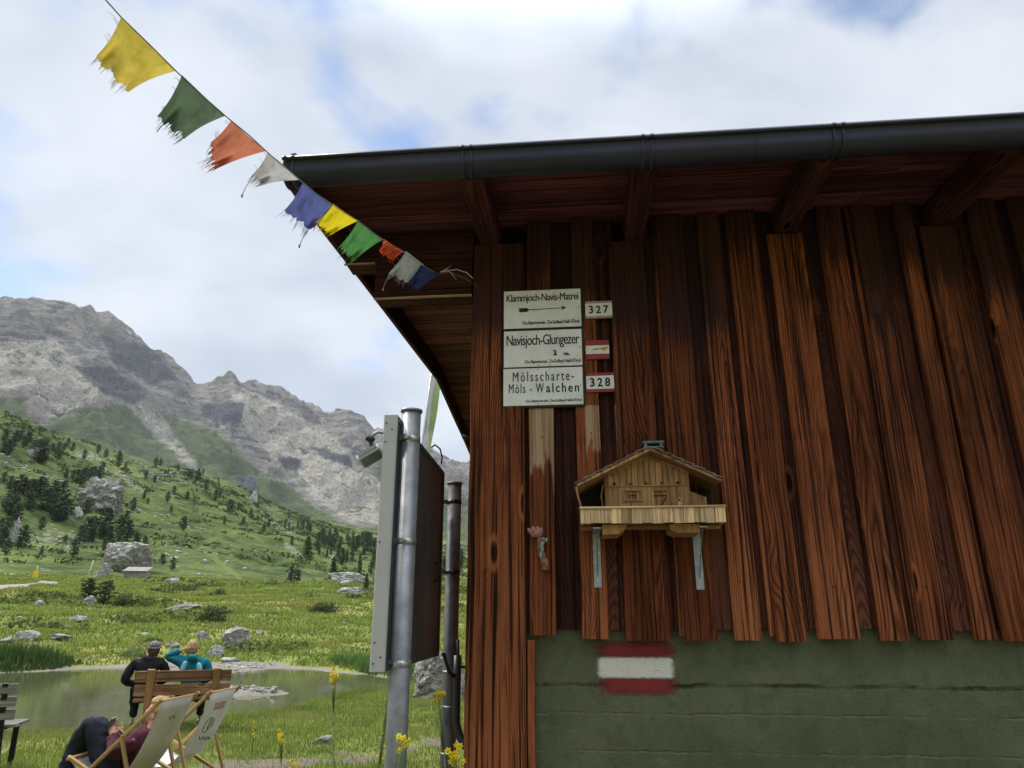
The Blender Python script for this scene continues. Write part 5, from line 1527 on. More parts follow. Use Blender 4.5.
# single bushes in the meadow
def bush(px_, by, wpx, hpx, label, c, d0=25):
    P, d = hit(px_, by, d0, 300); zc = P.y * cos(PITCH) + (P.z - CAMZ) * sin(PITCH)
    W = wpx / FPX * zc; H = hpx / FPX * zc
    e = empty('bush', P, 0, label, 'bush')
    st = MB()
    for k in range(7):
        a = k * .9; st.tube([(0, 0, -.05), (cos(a) * W * .2, sin(a) * W * .2, H * .4), (cos(a) * W * .36, sin(a) * W * .3, H * .7)], [.03, .02, .006], 5)
    st.build('stem', M_BARK, e)
    n = 900
    q = nrng.normal(size=(n, 3)); q /= np.linalg.norm(q, axis=1)[:, None]; q[:, 2] = np.abs(q[:, 2])
    lump = 1 + .35 * fbm(q[:, 0] * 2 + px_, q[:, 1] * 2 + q[:, 2] * 2, 3)
    q *= (nrng.random((n, 1)) ** .4) * np.array([W / 2, W * .4, H]) * lump[:, None]
    V, F = leaf_cloud(n, q, W * .032, .6, int(px_)); me = np_mesh('foliage', V, F)
    vcol(me, 'tint', np.repeat(np.array(c)[None] * nrng.uniform(.5, 1.5, (n, 1)), 4, 0)); obj('foliage', me, M_BLADE, e)
bush(122, 606, 24, 14, 'rounded olive bush right of the twin dwarf pines', (.055, .075, .024), 50)
bush(219, 596, 13, 8, 'small dark round bush alone on the bright meadow', (.040, .062, .024), 50)
bush(211, 622, 34, 13, 'wide dark heath bush above the large slanting boulder', (.042, .06, .02), 30)
bush(324, 612, 32, 10, 'wide grey-brown bush in the meadow left of the notice board', (.075, .075, .04), 30)
bush(110, 566, 18, 7, 'dark creeping bush at the left foot of the stone hut', (.035, .06, .02), 60)

# ------------------------------------------------------------------ far path, stone hut, poles
pm, t = mat('gravel_path'); n = t.noise(t.pos(), 1.5, 5, .65); t.out(t.mix(n, (.17, .16, .135), (.30, .285, .25)), .95, t.bump(n, .4, .1))
def strip(name, pxs, half, m, lift=.12):
    pts = []
    for (a, b) in pxs:
        P, d = hit(a, b, 45, 300); pts.append(P)
    fine = []
    for p, q in zip(pts[:-1], pts[1:]):
        for k in range(10): fine.append(p.lerp(q, k / 10))
    fine.append(pts[-1])
    b = MB(); rows = []
    for i, p in enumerate(fine):
        d = (fine[min(i + 1, len(fine) - 1)] - fine[max(i - 1, 0)]); nrm = Vector((-d.y, d.x, 0)).normalized()
        row = []
        for s in np.linspace(-1, 1, 5):
            q = p + nrm * s * half * (1 + .15 * sin(i * 1.3 + s)); row.append(b.vert((q.x, q.y, gz(q.x, q.y) + lift * (1 - .9 * abs(s)))))
        rows.append(row)
    for r0, r1 in zip(rows[:-1], rows[1:]):
        for k in range(4): b.face([r0[k], r0[k + 1], r1[k + 1], r1[k]], None, (.5,) * 3, True)
    o = b.build(name, m); o['kind'] = 'structure'; return o
strip('path', [(-70, 594), (-30, 590), (0, 587), (20, 585.5), (40, 584), (56, 583)], 1.35, pm)
M_STONE = plain('dry_stone', (.33, .30, .26), .9, c2=(.20, .185, .16), scale=2.2, bump=.9, bscale=6)
M_ROOFW = plain('weathered_roof_boards', (.30, .275, .24), .85, scale=4, c2=(.18, .165, .145))
P, d = hit(134, 579, 60, 200); zc = P.y * cos(PITCH) + (P.z - CAMZ) * sin(PITCH)
k_ = zc / FPX
sh = empty('stone_hut', P, R(14), 'small stone hut with a flat pale roof below the huge boulder', 'hut')
W = 20 * k_; H = 12 * k_
b = MB(); b.plank(-W / 2, W / 2, 0, 2.6, -.8, H * .60, 'x', .02, 8, .05); b.build('wall', M_STONE, sh)
b = MB()
Mx = Matrix.Translation((0, -.25, H * .60)) @ Matrix.Rotation(R(13), 4, 'X')
for k in range(7): b.plank(-W / 2 - .2, W / 2 + .2, k * .45, k * .45 + .43, .0, .08, 'x', .01, 6, .015, Mx)
b.build('roof', M_ROOFW, sh)
M_YEL = plain('signal_yellow', (.75, .52, .02), .5, var=.08); M_POLEW = plain('white_pole', (.62, .60, .45), .6)
P, d = hit(34, 583, 55, 200); k_ = (P.y * cos(PITCH) + (P.z - CAMZ) * sin(PITCH)) / FPX
yp = empty('signpost', P, 0, 'small yellow sign on a thin pole beside the far gravel path', 'signpost')
b = MB(); b.tube([(0, 0, -.2), (.05, 0, 17 * k_)], .035, 8); b.build('pole', M_POLEW, yp)
b = MB(); b.prism([(-.32, 5.5 * k_), (.32, 5.8 * k_), (.34, 12 * k_), (-.25, 12.4 * k_)], -.07, -.04); b.build('sign', M_YEL, yp)
P, d = hit(85, 584, 55, 200); k_ = (P.y * cos(PITCH) + (P.z - CAMZ) * sin(PITCH)) / FPX
sp = empty('snow_pole', P, 0, 'leaning pale yellow snow pole above the twin dwarf pines', 'pole')
b = MB(); b.tube([(0, 0, -.2), (2.2 * k_, 0, 11 * k_), (4.5 * k_, 0, 23 * k_)], .06, 8); b.build('pole', plain('pole_yellow', (.60, .56, .26), .6), sp)
# ------------------------------------------------------------------ furniture by the pond
M_BENCH = wood_mat('bench_pine', (.36, .20, .10), (.24, .12, .055), (.12, .06, .03), tone=(.75, 1.15), bumpd=.001)
M_OLDB = wood_mat('weathered_bench', (.30, .27, .235), (.20, .18, .155), (.10, .09, .08), tone=(.8, 1.1), bumpd=.001)
M_FRAME = wood_mat('chair_beech', (.50, .33, .15), (.40, .245, .10), (.26, .15, .06), tone=(.85, 1.1), knots=False, bumpd=.0006)
M_DARKM = plain('dark_bench_metal', (.015, .016, .018), .45, .3)
def bench(loc, rz, label, W=1.22, H=.80):
    e = empty('bench', loc, rz, label, 'bench')
    for (z0, z1) in ((.655, .80), (.48, .62)):
        b = MB(); b.plank(-W / 2, W / 2, -.275 + (.80 - z1) * .16, -.235 + (.80 - z1) * .16, z0, z1, 'x', .006, 6, .002); b.build('backrest', M_BENCH, e)
    for k in range(3):
        b = MB(); b.plank(-W / 2, W / 2, -.20 + k * .15, -.06 + k * .15, .40, .44, 'x', .006, 4, .001); b.build('seat', M_BENCH, e)
    for s in (-1, 1):
        x = s * (W / 2 - .19)
        b = MB(); b.beam((x, -.13, .0), (x, -.30, .82), .095, .05, (0, 1, 0), .005); b.build('upright', M_BENCH, e)
        b = MB(); b.beam((x, .22, 0), (x, .20, .40), .08, .08, (0, 1, 0), .005); b.build('leg', M_BENCH, e)
        b = MB(); b.plank(x - .03, x + .03, -.2, .25, .34, .40, 'y', .004); b.build('seat_support', M_BENCH, e)
        b = MB(); b.plank(x - .05, x + .05, -.32, -.262, .80, .812, 'x', .002); b.build('cap', M_OLDB, e)
    c = MB(); r2 = random.Random(5)
    for k in range(9):
        x = .14 + k * .036; c.plank(x, x + .018, -.2785, -.2752, .715, .745 + r2.uniform(-.004, .004), 'x', .0003)
    c.build('carved_mark', plain('carved_dark', (.16, .075, .035), .9), e)
    return e
BC = at_d(183, 700, 11.8); BRZ = R(18)
bx_, by_ = BC.x, BC.y
BZ = gz(bx_, by_) - .03
bench((bx_, by_, BZ), BRZ, 'light brown plank bench with two people sitting on it, facing the pond')
# grey bench with black iron frames, mostly out of the picture
def old_bench(loc, rz):
    e = empty('bench', loc, rz, 'weathered grey slatted bench with a black metal frame at the water', 'bench')
    for z in (.50, .62, .74):
        b = MB(); b.plank(-.85, .73, -.28 - (z - .5) * .25, -.25 - (z - .5) * .25, z, z + .095, 'x', .004, 5, .001); b.build('backrest', M_OLDB, e)
    for k in range(3):
        b = MB(); b.plank(-.85, .73, -.18 + k * .145, -.05 + k * .145, .42, .45, 'x', .004, 5, .001); b.build('seat', M_OLDB, e)
    for s in (-1, 1):
        b = MB(); b.beam((s * .62, -.12, 0), (s * .62, -.335, .84), .05, .03, (0, 1, 0), .003); b.beam((s * .62, -.26, .41), (s * .62, .24, .41), .04, .02, (0, 0, 1), .003); b.beam((s * .62, .23, .41), (s * .62, .26, 0), .05, .03, (0, 1, 0), .003)
        b.build('frame', M_DARKM, e)
    return e
OB = at_d(-54, 690, 9.6)
old_bench((OB.x, OB.y, gz(OB.x, OB.y)), R(16))

def canvas_mat(name, c, c2):
    m, t = mat(name); p = t.obj()
    uv = t.new('ShaderNodeUVMap', uv_map='UVMap').outputs[0]; u, v, _ = t.xyz(uv)
    th = t.mul(t.add(t.math('SINE', t.mul(u, 1500)), t.math('SINE', t.mul(v, 1500))), .25)
    t.out(t.mix(t.ss(t.noise(p, 5, 5, .6), .35, .7), c, c2), .9, t.bump(th, .2, .001), spec=.15, trans=.2)
    return m
M_CANV = canvas_mat('canvas_cream', (.62, .61, .57), (.53, .52, .48)); M_CANW = canvas_mat('canvas_white', (.74, .74, .75), (.65, .65, .66))
M_INK = plain('printed_ink', (.16, .17, .21), .8); M_INKR = plain('printed_red', (.50, .10, .08), .8)
HW = .30
def chair_pts():
    return dict(At=(-.30, .80), Ab=(.46, .03), Bf=(.40, .37), Br=(-.26, .03))
def deckchair(loc, rz, label, canv, printed, sag=.06):
    """faces local +x"""
    e = empty('deckchair', loc, rz, label, 'deckchair', 'wooden deckchairs on the grass')
    q = chair_pts()
    for s in (-1, 1):
        y = s * HW
        b = MB(); b.beam((q['At'][0] - .035, y, q['At'][1] + .024), (q['Ab'][0], y, q['Ab'][1]), .026, .036, (0, 1, 0), .004); b.build('side_rail', M_FRAME, e)
        y2 = s * (HW - .034)
        b = MB(); b.beam((q['Bf'][0] + .02, y2, q['Bf'][1] + .01), (q['Br'][0], y2, q['Br'][1]), .026, .036, (0, 1, 0), .004); b.build('seat_rail', M_FRAME, e)
        y3 = s * (HW + .030)
        b = MB(); b.beam((-.05, y3, .545), (-.245, y3, .02), .022, .034, (0, 1, 0), .004); b.build('support_leg', M_FRAME, e)
    for (x, z, yy) in ((q['At'][0], q['At'][1], HW + .03), (q['Bf'][0], q['Bf'][1], HW), (q['Br'][0] + .01, q['Br'][1] + .01, HW), (q['Ab'][0] - .04, q['Ab'][1] + .03, HW)):
        b = MB(); b.tube([(x, -yy, z), (x, yy, z)], .013, 12); b.build('crossbar', M_FRAME, e)
    n = 26; wv = 10; b = MB(); rows = []
    P0 = Vector((q['At'][0] - .012, 0, q['At'][1])); P2 = Vector((q['Bf'][0] + .012, 0, q['Bf'][1])); P1 = Vector((-.02, 0, -.12 - sag))
    cv = lambda f: P0 * (1 - f) ** 2 + P1 * 2 * f * (1 - f) + P2 * f * f
    for k in range(n + 1):
        f = k / n; c = cv(f); hw = (HW - .045) * (1 - .05 * sin(pi * f))
        rows.append([b.vert((c.x - .014 * sin(pi * f) * (1 - (2 * j / wv - 1) ** 2), -hw + 2 * hw * j / wv, c.z - .018 * sin(pi * f) * (1 - (2 * j / wv - 1) ** 2))) for j in range(wv + 1)])
    for k in range(n):
        for j in range(wv): b.face([rows[k][j], rows[k][j + 1], rows[k + 1][j + 1], rows[k + 1][j]], [(j * .05, k * .05), (j * .05 + .05, k * .05), (j * .05 + .05, k * .05 + .05), (j * .05, k * .05 + .05)], (.5,) * 3, True)
    o = b.build('canvas', canv, e); md = o.modifiers.new('s', 'SOLIDIFY'); md.thickness = .002; md.offset = 0
    # print on the back of the canvas
    def on(f, y, off=.006):
        c = cv(f); d = (cv(f + .01) - cv(f - .01)).normalized(); nrm = Vector((d.z, 0, -d.x))
        if nrm.x > 0: nrm = -nrm
        sg = (1 - (y / (HW - .045)) ** 2)
        return Vector((c.x - .014 * sin(pi * f) * sg, y, c.z - .018 * sin(pi * f) * sg)) + nrm * off
    def stroke(pts, m, name, r=.0035):
        s = MB(); s.tube([on(f, y) for f, y in pts], r, 5); s.build(name, m, o)
    if printed:
        for (f0, y0, y1) in ((.055, -.11, .10), (.085, -.10, .09)): stroke([(f0, y0 + (y1 - y0) * k / 6) for k in range(7)], M_INKR, 'printed_line', .003)
        for k in range(6): stroke([(.055, -.11 + .04 * k), (.085, -.10 + .037 * k)], M_INKR, 'printed_line', .003)
        stroke([(.17 + .045 * cos(a), .075 + .06 * sin(a)) for a in np.linspace(0, 6.28, 14)], M_INK, 'printed_emblem')
        stroke([(.165 + .035 * cos(a), .015 + .045 * sin(a)) for a in np.linspace(.5, 5.4, 12)], M_INK, 'printed_emblem')
        stroke([(.14 + .06 * k / 5, .05 + .01 * sin(k)) for k in range(6)], M_INK, 'printed_emblem', .0025)
        stroke([(.275 + .012 * sin(k * 1.9) - .003 * k, -.15 + .03 * k) for k in range(10)], M_INK, 'printed_line', .0045)
        stroke([(.40 + .006 * sin(k * 2.3), .0 + .03 * k) for k in range(6)], M_INK, 'printed_line', .002)
    else:
        stroke([(.075 + .008 * sin(k * 2.1), -.06 + .022 * k) for k in range(6)], M_INK, 'printed_line', .0025)
    return e
DRZ = R(180 - 5)
D1L = (-3.20, 6.72); D2L = (-3.10, 7.50)
dc1 = deckchair((D1L[0], D1L[1], gz(*D1L)), DRZ, 'cream deckchair with a person reclining in it', M_CANV, False, .10)
dc2 = deckchair((D2L[0], D2L[1], gz(*D2L)), DRZ, 'empty white deckchair with faint print on its canvas', M_CANW, True)

# ------------------------------------------------------------------ people
def skin_part(verts, edges, radii, root, sub=2):
    me = bpy.data.meshes.new('tmp'); me.from_pydata([tuple(v) for v in verts], edges, [])
    o = bpy.data.objects.new('tmp', me); col.objects.link(o)
    md = o.modifiers.new('skin', 'SKIN'); md.use_smooth_shade = True
    ly = me.skin_vertices[0].data
    for i, r in enumerate(radii):
        ly[i].radius = (r, r) if not isinstance(r, (tuple, list)) else r
        ly[i].use_root = (i == root)
    md.branch_smoothing = .6
    s = o.modifiers.new('sub', 'SUBSURF'); s.levels = sub; s.render_levels = sub
    dg = bpy.context.evaluated_depsgraph_get(); out = bpy.data.meshes.new_from_object(o.evaluated_get(dg))
    bpy.data.objects.remove(o); bpy.data.meshes.remove(me)
    return out
def skin_obj(name, chains, m, parent, label=None):
    bm = bmesh.new()
    for (v, e, r, root, sub) in chains:
        me = skin_part(v, e, r, root, sub); bm.from_mesh(me); bpy.data.meshes.remove(me)
    me = bpy.data.meshes.new(name); bm.to_mesh(me); bm.free()
    if name in ('jacket', 'trousers', 'top', 'hood'):
        co = np.array([v.co[:] for v in me.vertices]); nr = np.array([v.normal[:] for v in me.vertices])
        f = fbm(co[:, 0] * 7 + co[:, 2] * 9, co[:, 1] * 7 - co[:, 2] * 13, 3) * .009 + (.5 - np.abs(perlin(co[:, 0] * 11 + co[:, 2] * 6, co[:, 2] * 15 + co[:, 1] * 9))) * .010
        for v, q in zip(me.vertices, co + nr * f[:, None]): v.co = q
    me.polygons.foreach_set('use_smooth', [True] * len(me.polygons))
    return obj(name, me, m, parent, label)
def hand_chains(wrist, pdir, side, curl=.5, thumb=None):
    """five short chains rooted in the palm; pdir = direction of the hand, side = across the knuckles"""
    w = Vector(wrist); d = Vector(pdir).normalized(); s = Vector(side); s = (s - d * s.dot(d)).normalized(); n = d.cross(s)
    palm = w + d * .05
    ch = [([w - d * .01, w + d * .03, w + d * .085], [(0, 1), (1, 2)], [(.024, .017), (.034, .015), (.036, .013)], 1, 1)]
    for k, (o, l) in enumerate(((-.027, .058), (-.009, .070), (.010, .066), (.027, .050))):
        b = palm + s * o + d * .025; c1_ = b + d * l * .5 + n * curl * .012; c2_ = c1_ + (d * .7 + n * curl).normalized() * l * .45; c3_ = c2_ + (d * .35 + n * curl * 1.4).normalized() * l * .35
        ch.append(([b, c1_, c2_, c3_], [(0, 1), (1, 2), (2, 3)], [.0095, .009, .0083, .007], 0, 1))
    b = w + d * .025 - s * .022; t1 = b + (d * .5 - s * .8 + n * .3).normalized() * .04; t2 = t1 + (d * .8 - s * .2 + n * .5).normalized() * .032
    ch.append(([b, t1, t2], [(0, 1), (1, 2)], [.012, .0105, .0085], 0, 1))
    return ch
def fabric(name, c, rough=.85, var=.2):
    return plain(name, c, rough, 0, .2, var, 7, .35, 22)
M_SKIN = plain('skin', (.50, .27, .19), .55, 0, .4, .08, 20)
M_BLK = fabric('black_jacket', (.012, .013, .017)); M_TEAL = fabric('teal_jacket', (.008, .155, .205)); M_LTEAL = fabric('pale_blue_panel', (.25, .55, .62)); M_NAVYT = fabric('dark_trousers', (.016, .018, .028)); M_MAR = fabric('maroon_top', (.075, .014, .026))
M_HAIRB = plain('brown_hair', (.10, .055, .03), .7, scale=60, bump=.8, bscale=120); M_HAIRL = plain('blond_hair', (.42, .27, .11), .7, scale=60, bump=.8, bscale=120); M_BLUEB = fabric('blue_belt', (.03, .17, .40)); M_SHOE = plain('shoe', (.10, .05, .06), .7, c2=(.30, .26, .26), scale=30)
M_BAND = plain('headband_grey', (.20, .18, .18), .9, c2=(.055, .045, .042), scale=60)
def head_chain(neck, head, top, face):
    """neck only; the skull is the ellipsoid added by add_head"""
    return [Vector(neck), Vector(neck).lerp(Vector(head), .6), Vector(head)], [(0, 1), (1, 2)], [.052, .050, .05]
def add_head(me, Hd, Tp, face, right, wrists=(), neck=None):
    """skull with brow, nose, chin and ears, pushed into the body mesh"""
    for v in me.vertices:                                  # the body sits inside the clothes
        if neck is not None and v.co.z < neck and all((v.co - Vector(w)).length > .13 for w in wrists): v.co = v.co - v.normal * .016
    bm = bmesh.new(); bm.from_mesh(me)
    H = Vector(Hd); up = (Vector(Tp) - H).normalized(); f = Vector(face); f = (f - up * f.dot(up)).normalized(); r = f.cross(up)
    def blob(c, a, b, cc, sub=3):
        g = bmesh.ops.create_icosphere(bm, subdivisions=sub, radius=1.0)
        for v in g['verts']:
            q = v.co.copy(); x, y, z = q.x * a, q.y * b, q.z * cc
            if sub == 3:
                if z < 0: x *= 1 + .28 * z / cc; y += -z * .10 if y > 0 else z * .22
            v.co = c + r * x + f * y + up * z
    blob(H + up * .015, .076, .096, .118)
    blob(H + f * .098 - up * .012, .013, .020, .022, 2)
    for s in (-1, 1): blob(H + r * s * .076 - up * .005 - f * .005, .010, .018, .032, 2)
    bm.to_mesh(me); bm.free()
    me.polygons.foreach_set('use_smooth', [True] * len(me.polygons))
def hair_shell(name, Hd, Tp, face, m, e, nape=-.06, seed=1, grow=.013):
    H = Vector(Hd); up = (Vector(Tp) - H).normalized(); f = Vector(face); f = (f - up * f.dot(up)).normalized(); r = f.cross(up)
    bm = bmesh.new(); bmesh.ops.create_icosphere(bm, subdivisions=4, radius=1.0)
    dead = [v for v in bm.verts if (v.co.y > .35 and v.co.z < .48) or v.co.z * .13 < nape or (abs(v.co.x) > .80 and v.co.z < .05 and v.co.y > -.25)]
    bmesh.ops.delete(bm, geom=dead, context='VERTS')
    for v in bm.verts:
        q = v.co.copy(); k = 1 + .09 * sin(q.x * 17 + seed) * sin(q.z * 13) + .07 * sin(q.y * 23 + q.z * 9 + seed) + .05 * sin(q.x * 41 + q.y * 37)
        v.co = H + up * .015 + r * q.x * (.076 + grow) * k + f * q.y * (.096 + grow) * k + up * q.z * (.118 + grow) * k
    me = bpy.data.meshes.new(name); bm.to_mesh(me); bm.free()
    me.polygons.foreach_set('use_smooth', [True] * len(me.polygons))
    o = obj(name, me, m, e); md = o.modifiers.new('s', 'SOLIDIFY'); md.thickness = .012; md.offset = -1
    return o
def sitter(loc, rz, label, armL, armR, jac, head_off, lean=.06, s=1.0):
    """seated on a bench, facing local +y; seat height .44. arms = (elbow, wrist)"""
    e = empty('person', loc, rz, label, 'person')
    Pv, Wt, Ch, Nk = Vector((0, 0, .54)), Vector((0, -.015 + lean * .3, .70)), Vector((0, lean * .7, .90)), Vector((0, lean, 1.055))
    Hd = Vector(head_off); Tp = Hd + Vector((0, .012, .085))
    SL, SR = Vector((-.185, lean * .9, .985)), Vector((.185, lean * .9, .985))
    hip = [Vector((-.095, .03, .52)), Vector((.095, .03, .52))]; kn = [Vector((-.13, .46, .50)), Vector((.13, .46, .50))]; an = [Vector((-.13, .50, .10)), Vector((.13, .50, .10))]; to = [Vector((-.14, .66, .05)), Vector((.14, .66, .05))]
    # body: trunk, head, arms, legs in one skin
    hv, he, hr = head_chain(Nk + Vector((0, .01, .02)), Hd, Tp, (0, 1, -.1))
    V = [Pv, Wt, Ch, Nk] + hv + [SL, Vector(armL[0]), Vector(armL[1]), SR, Vector(armR[0]), Vector(armR[1])] + [hip[0], kn[0], an[0], to[0], hip[1], kn[1], an[1], to[1]]
    E = [(0, 1), (1, 2), (2, 3), (3, 4)] + [(a + 4, b + 4) for a, b in he] + [(2, 7), (7, 8), (8, 9), (2, 10), (10, 11), (11, 12), (0, 13), (13, 14), (14, 15), (15, 16), (0, 17), (17, 18), (18, 19), (19, 20)]
    rr = [(.10, .075), (.09, .065), (.10, .07), .048] + hr + [.038, .030, .024, .038, .030, .024, .065, .048, .034, .03, .065, .048, .034, .03]
    ch_ = [(V, E, rr, 0, 2)]
    for (el, wr) in (armL, armR):
        el, wr = Vector(el), Vector(wr); d = (wr - el).normalized(); ch_ += hand_chains(wr, d, Vector((0, 0, 1)) if abs(d.z) < .7 else Vector((1, 0, 0)), .6)
    body = skin_obj('body', ch_, M_SKIN, e); add_head(body.data, Hd, Tp, (0, 1, -.1), (1, 0, 0), (armL[1], armR[1]), 1.03)
    # jacket: trunk and sleeves
    V2 = [Pv + Vector((0, 0, -.03)), Wt, Ch, Nk + Vector((0, 0, .01)), SL, Vector(armL[0]), Vector(armL[0]).lerp(Vector(armL[1]), .9), SR, Vector(armR[0]), Vector(armR[0]).lerp(Vector(armR[1]), .9)]
    E2 = [(0, 1), (1, 2), (2, 3), (2, 4), (4, 5), (5, 6), (2, 7), (7, 8), (8, 9)]
    r2 = [(.175, .13), (.165, .115), (.185, .12), .085, .090, .066, .046, .090, .066, .046]
    skin_obj('jacket', [(V2, E2, r2, 0, 3)], jac, e)
    V3 = [Pv + Vector((0, 0, -.01))] + [hip[0], kn[0], an[0] + Vector((0, 0, .04)), hip[1], kn[1], an[1] + Vector((0, 0, .04))]
    skin_obj('trousers', [(V3, [(0, 1), (1, 2), (2, 3), (0, 4), (4, 5), (5, 6)], [(.15, .12), .105, .075, .055, .105, .075, .055], 0, 3)], M_NAVYT, e)
    e.scale = (.92, .92, .92)
    for k in (0, 1): skin_obj('shoe', [([an[k] + Vector((0, -.03, -.04)), an[k] + Vector((0, .06, -.05)), to[k]], [(0, 1), (1, 2)], [.05, .052, .042], 0, 2)], M_SHOE, e)
    return e, Hd, Tp
Bm = Matrix.Translation((bx_, by_, BZ)) @ Matrix.Rotation(BRZ, 4, 'Z')
p1_ = Bm @ Vector((-.52, .02, 0)); p2_ = Bm @ Vector((.06, .02, 0))
e, H1, T1 = sitter(p1_, BRZ + R(4), 'person with brown hair in a black jacket sitting on the plank bench', ((-.30, .02, .72), (-.14, .24, .64)), ((.30, .06, .74), (.14, .28, .66)), M_BLK, (.05, .10, 1.135))
hair_shell('hair', H1, T1, (0, 1, -.1), M_HAIRB, e, -.095, 1, .016)
bnd = MB()
for k in range(1): bnd.tube([H1 + Vector((.092 * cos(a), -.004 + .112 * sin(a), .058 + .02 * sin(a))) for a in np.linspace(0, 2 * pi, 24)], .017, 8, False)
bnd.sphere(H1 + Vector((.0, -.008, .075)), .100, 3, (.93, 1.12, .72)); bnd.build('headscarf', M_BAND, e, 'grey patterned headscarf')
bl = MB(); bl.tube([Vector((.155 * cos(a), .03 + .125 * sin(a), .50)) for a in np.linspace(0, 2 * pi, 24)], .018, 8, False); bl.build('waistband', M_BLUEB, e)
e, H2, T2 = sitter(p2_, BRZ + R(-4), 'person with short blond hair in a teal jacket, one hand raised to the head', ((-.40, .05, 1.05), (-.17, .05, 1.15)), ((.27, .06, .74), (.12, .26, .66)), M_TEAL, (-.045, .10, 1.14))
hair_shell('hair', H2, T2, (0, 1, -.1), M_HAIRL, e, -.075, 4, .022)
hd_ = skin_obj('hood', [([Vector((-.05, -.055, 1.03)), Vector((.0, -.085, 1.02)), Vector((.06, -.06, 1.035))], [(0, 1), (1, 2)], [.045, .055, .045], 1, 2)], M_TEAL, e)
for s, z in ((-1, .95), (1, .93)):
    skin_obj('panel', [([Vector((s * .085, -.035, z + .03)), Vector((s * .115, -.06, z - .04)), Vector((s * .13, -.055, z - .12))], [(0, 1), (1, 2)], [.03, .045, .04], 1, 2)], M_LTEAL, e)

# person lying back in the cream deckchair, knees up, phone in hand; local axes of the chair (+x to the feet)
e = empty('person', (D1L[0], D1L[1], gz(*D1L)), DRZ, 'person with straw-blond hair lying back in the cream deckchair holding a phone', 'person')
Pv, Wt, Ch, Nk, Hd = Vector((.14, 0, .25)), Vector((.05, 0, .36)), Vector((-.05, 0, .47)), Vector((-.11, -.01, .565)), Vector((-.130, -.03, .668))
Tp = Hd + Vector((-.025, 0, .08))
SL, SR = Vector((-.06, .17, .49)), Vector((-.06, -.17, .49))
eL, wL = Vector((.06, .23, .38)), Vector((.17, .10, .525)); eR, wR = Vector((.06, -.21, .38)), Vector((.17, -.05, .51))
hL, hR = Vector((.17, .095, .26)), Vector((.17, -.095, .26)); kL, kR = Vector((.39, .12, .65)), Vector((.45, -.10, .61)); aL, aR = Vector((.56, .13, .12)), Vector((.68, -.10, .15)); tL, tR = Vector((.72, .14, .06)), Vector((.83, -.11, .16))
hv, he, hr = head_chain(Nk + Vector((-.01, 0, .03)), Hd, Tp, (.9, 0, -.35))
V = [Pv, Wt, Ch, Nk] + hv + [SL, eL, wL, SR, eR, wR, hL, kL, aL, tL, hR, kR, aR, tR]
E = [(0, 1), (1, 2), (2, 3), (3, 4)] + [(a + 4, b + 4) for a, b in he] + [(2, 7), (7, 8), (8, 9), (2, 10), (10, 11), (11, 12), (0, 13), (13, 14), (14, 15), (15, 16), (0, 17), (17, 18), (18, 19), (19, 20)]
rr = [(.075, .10), (.065, .09), (.07, .10), .046] + hr + [.034, .027, .022, .034, .027, .022, .064, .046, .033, .03, .064, .046, .033, .03]
chn = [(V, E, rr, 0, 2)]
for el, wr in ((eL, wL), (eR, wR)): chn += hand_chains(wr, (wr - el) + Vector((.05, 0, .06)), Vector((0, 1, 0)), .8)
body = skin_obj('body', chn, M_SKIN, e); add_head(body.data, Hd, Tp, (.9, 0, -.35), (0, 1, 0), (wL, wR), .545)
skin_obj('top', [([Pv, Wt, Ch, Nk, SL, eL, eL.lerp(wL, 1.0), SR, eR, eR.lerp(wR, 1.0)], [(0, 1), (1, 2), (2, 3), (2, 4), (4, 5), (5, 6), (2, 7), (7, 8), (8, 9)], [(.115, .15), (.105, .14), (.11, .16), .07, .078, .068, .048, .078, .068, .048], 0, 3)], M_MAR, e)
skin_obj('trousers', [([Pv + Vector((.02, 0, -.01)), hL, kL, aL + Vector((-.01, 0, .05)), hR, kR, aR + Vector((-.01, 0, .05))], [(0, 1), (1, 2), (2, 3), (0, 4), (4, 5), (5, 6)], [(.12, .14), .105, .078, .058, .105, .078, .058], 0, 3)], M_NAVYT, e)
for a_, t_ in ((aL, tL), (aR, tR)): skin_obj('shoe', [([a_ + Vector((-.03, 0, -.03)), a_ + Vector((.06, 0, -.04)), t_], [(0, 1), (1, 2)], [.048, .05, .042], 0, 2)], M_SHOE, e)
hair_shell('hair', Hd, Tp, (.9, 0, -.35), M_HAIRL, e, -.09, 7, .018)
ph = empty('phone', (0, 0, 0), 0, 'dark smartphone held up by the person in the deckchair', 'phone')
Dm = Matrix.Translation((D1L[0], D1L[1], gz(*D1L))) @ Matrix.Rotation(DRZ, 4, 'Z')
ph.location = Dm @ Vector((.215, .10, .58)); ph.rotation_euler = (0, R(-28), DRZ)
b = MB(); b.plank(-.004, .004, -.037, .037, -.075, .075, 'z', .002); b.build('phone_case', M_RUBBER, ph)
b = MB(); b.plank(-.0062, -.0045, -.033, .033, -.07, .07, 'z', .0005); b.build('screen', plain('phone_screen', (.10, .11, .13), .15), ph)

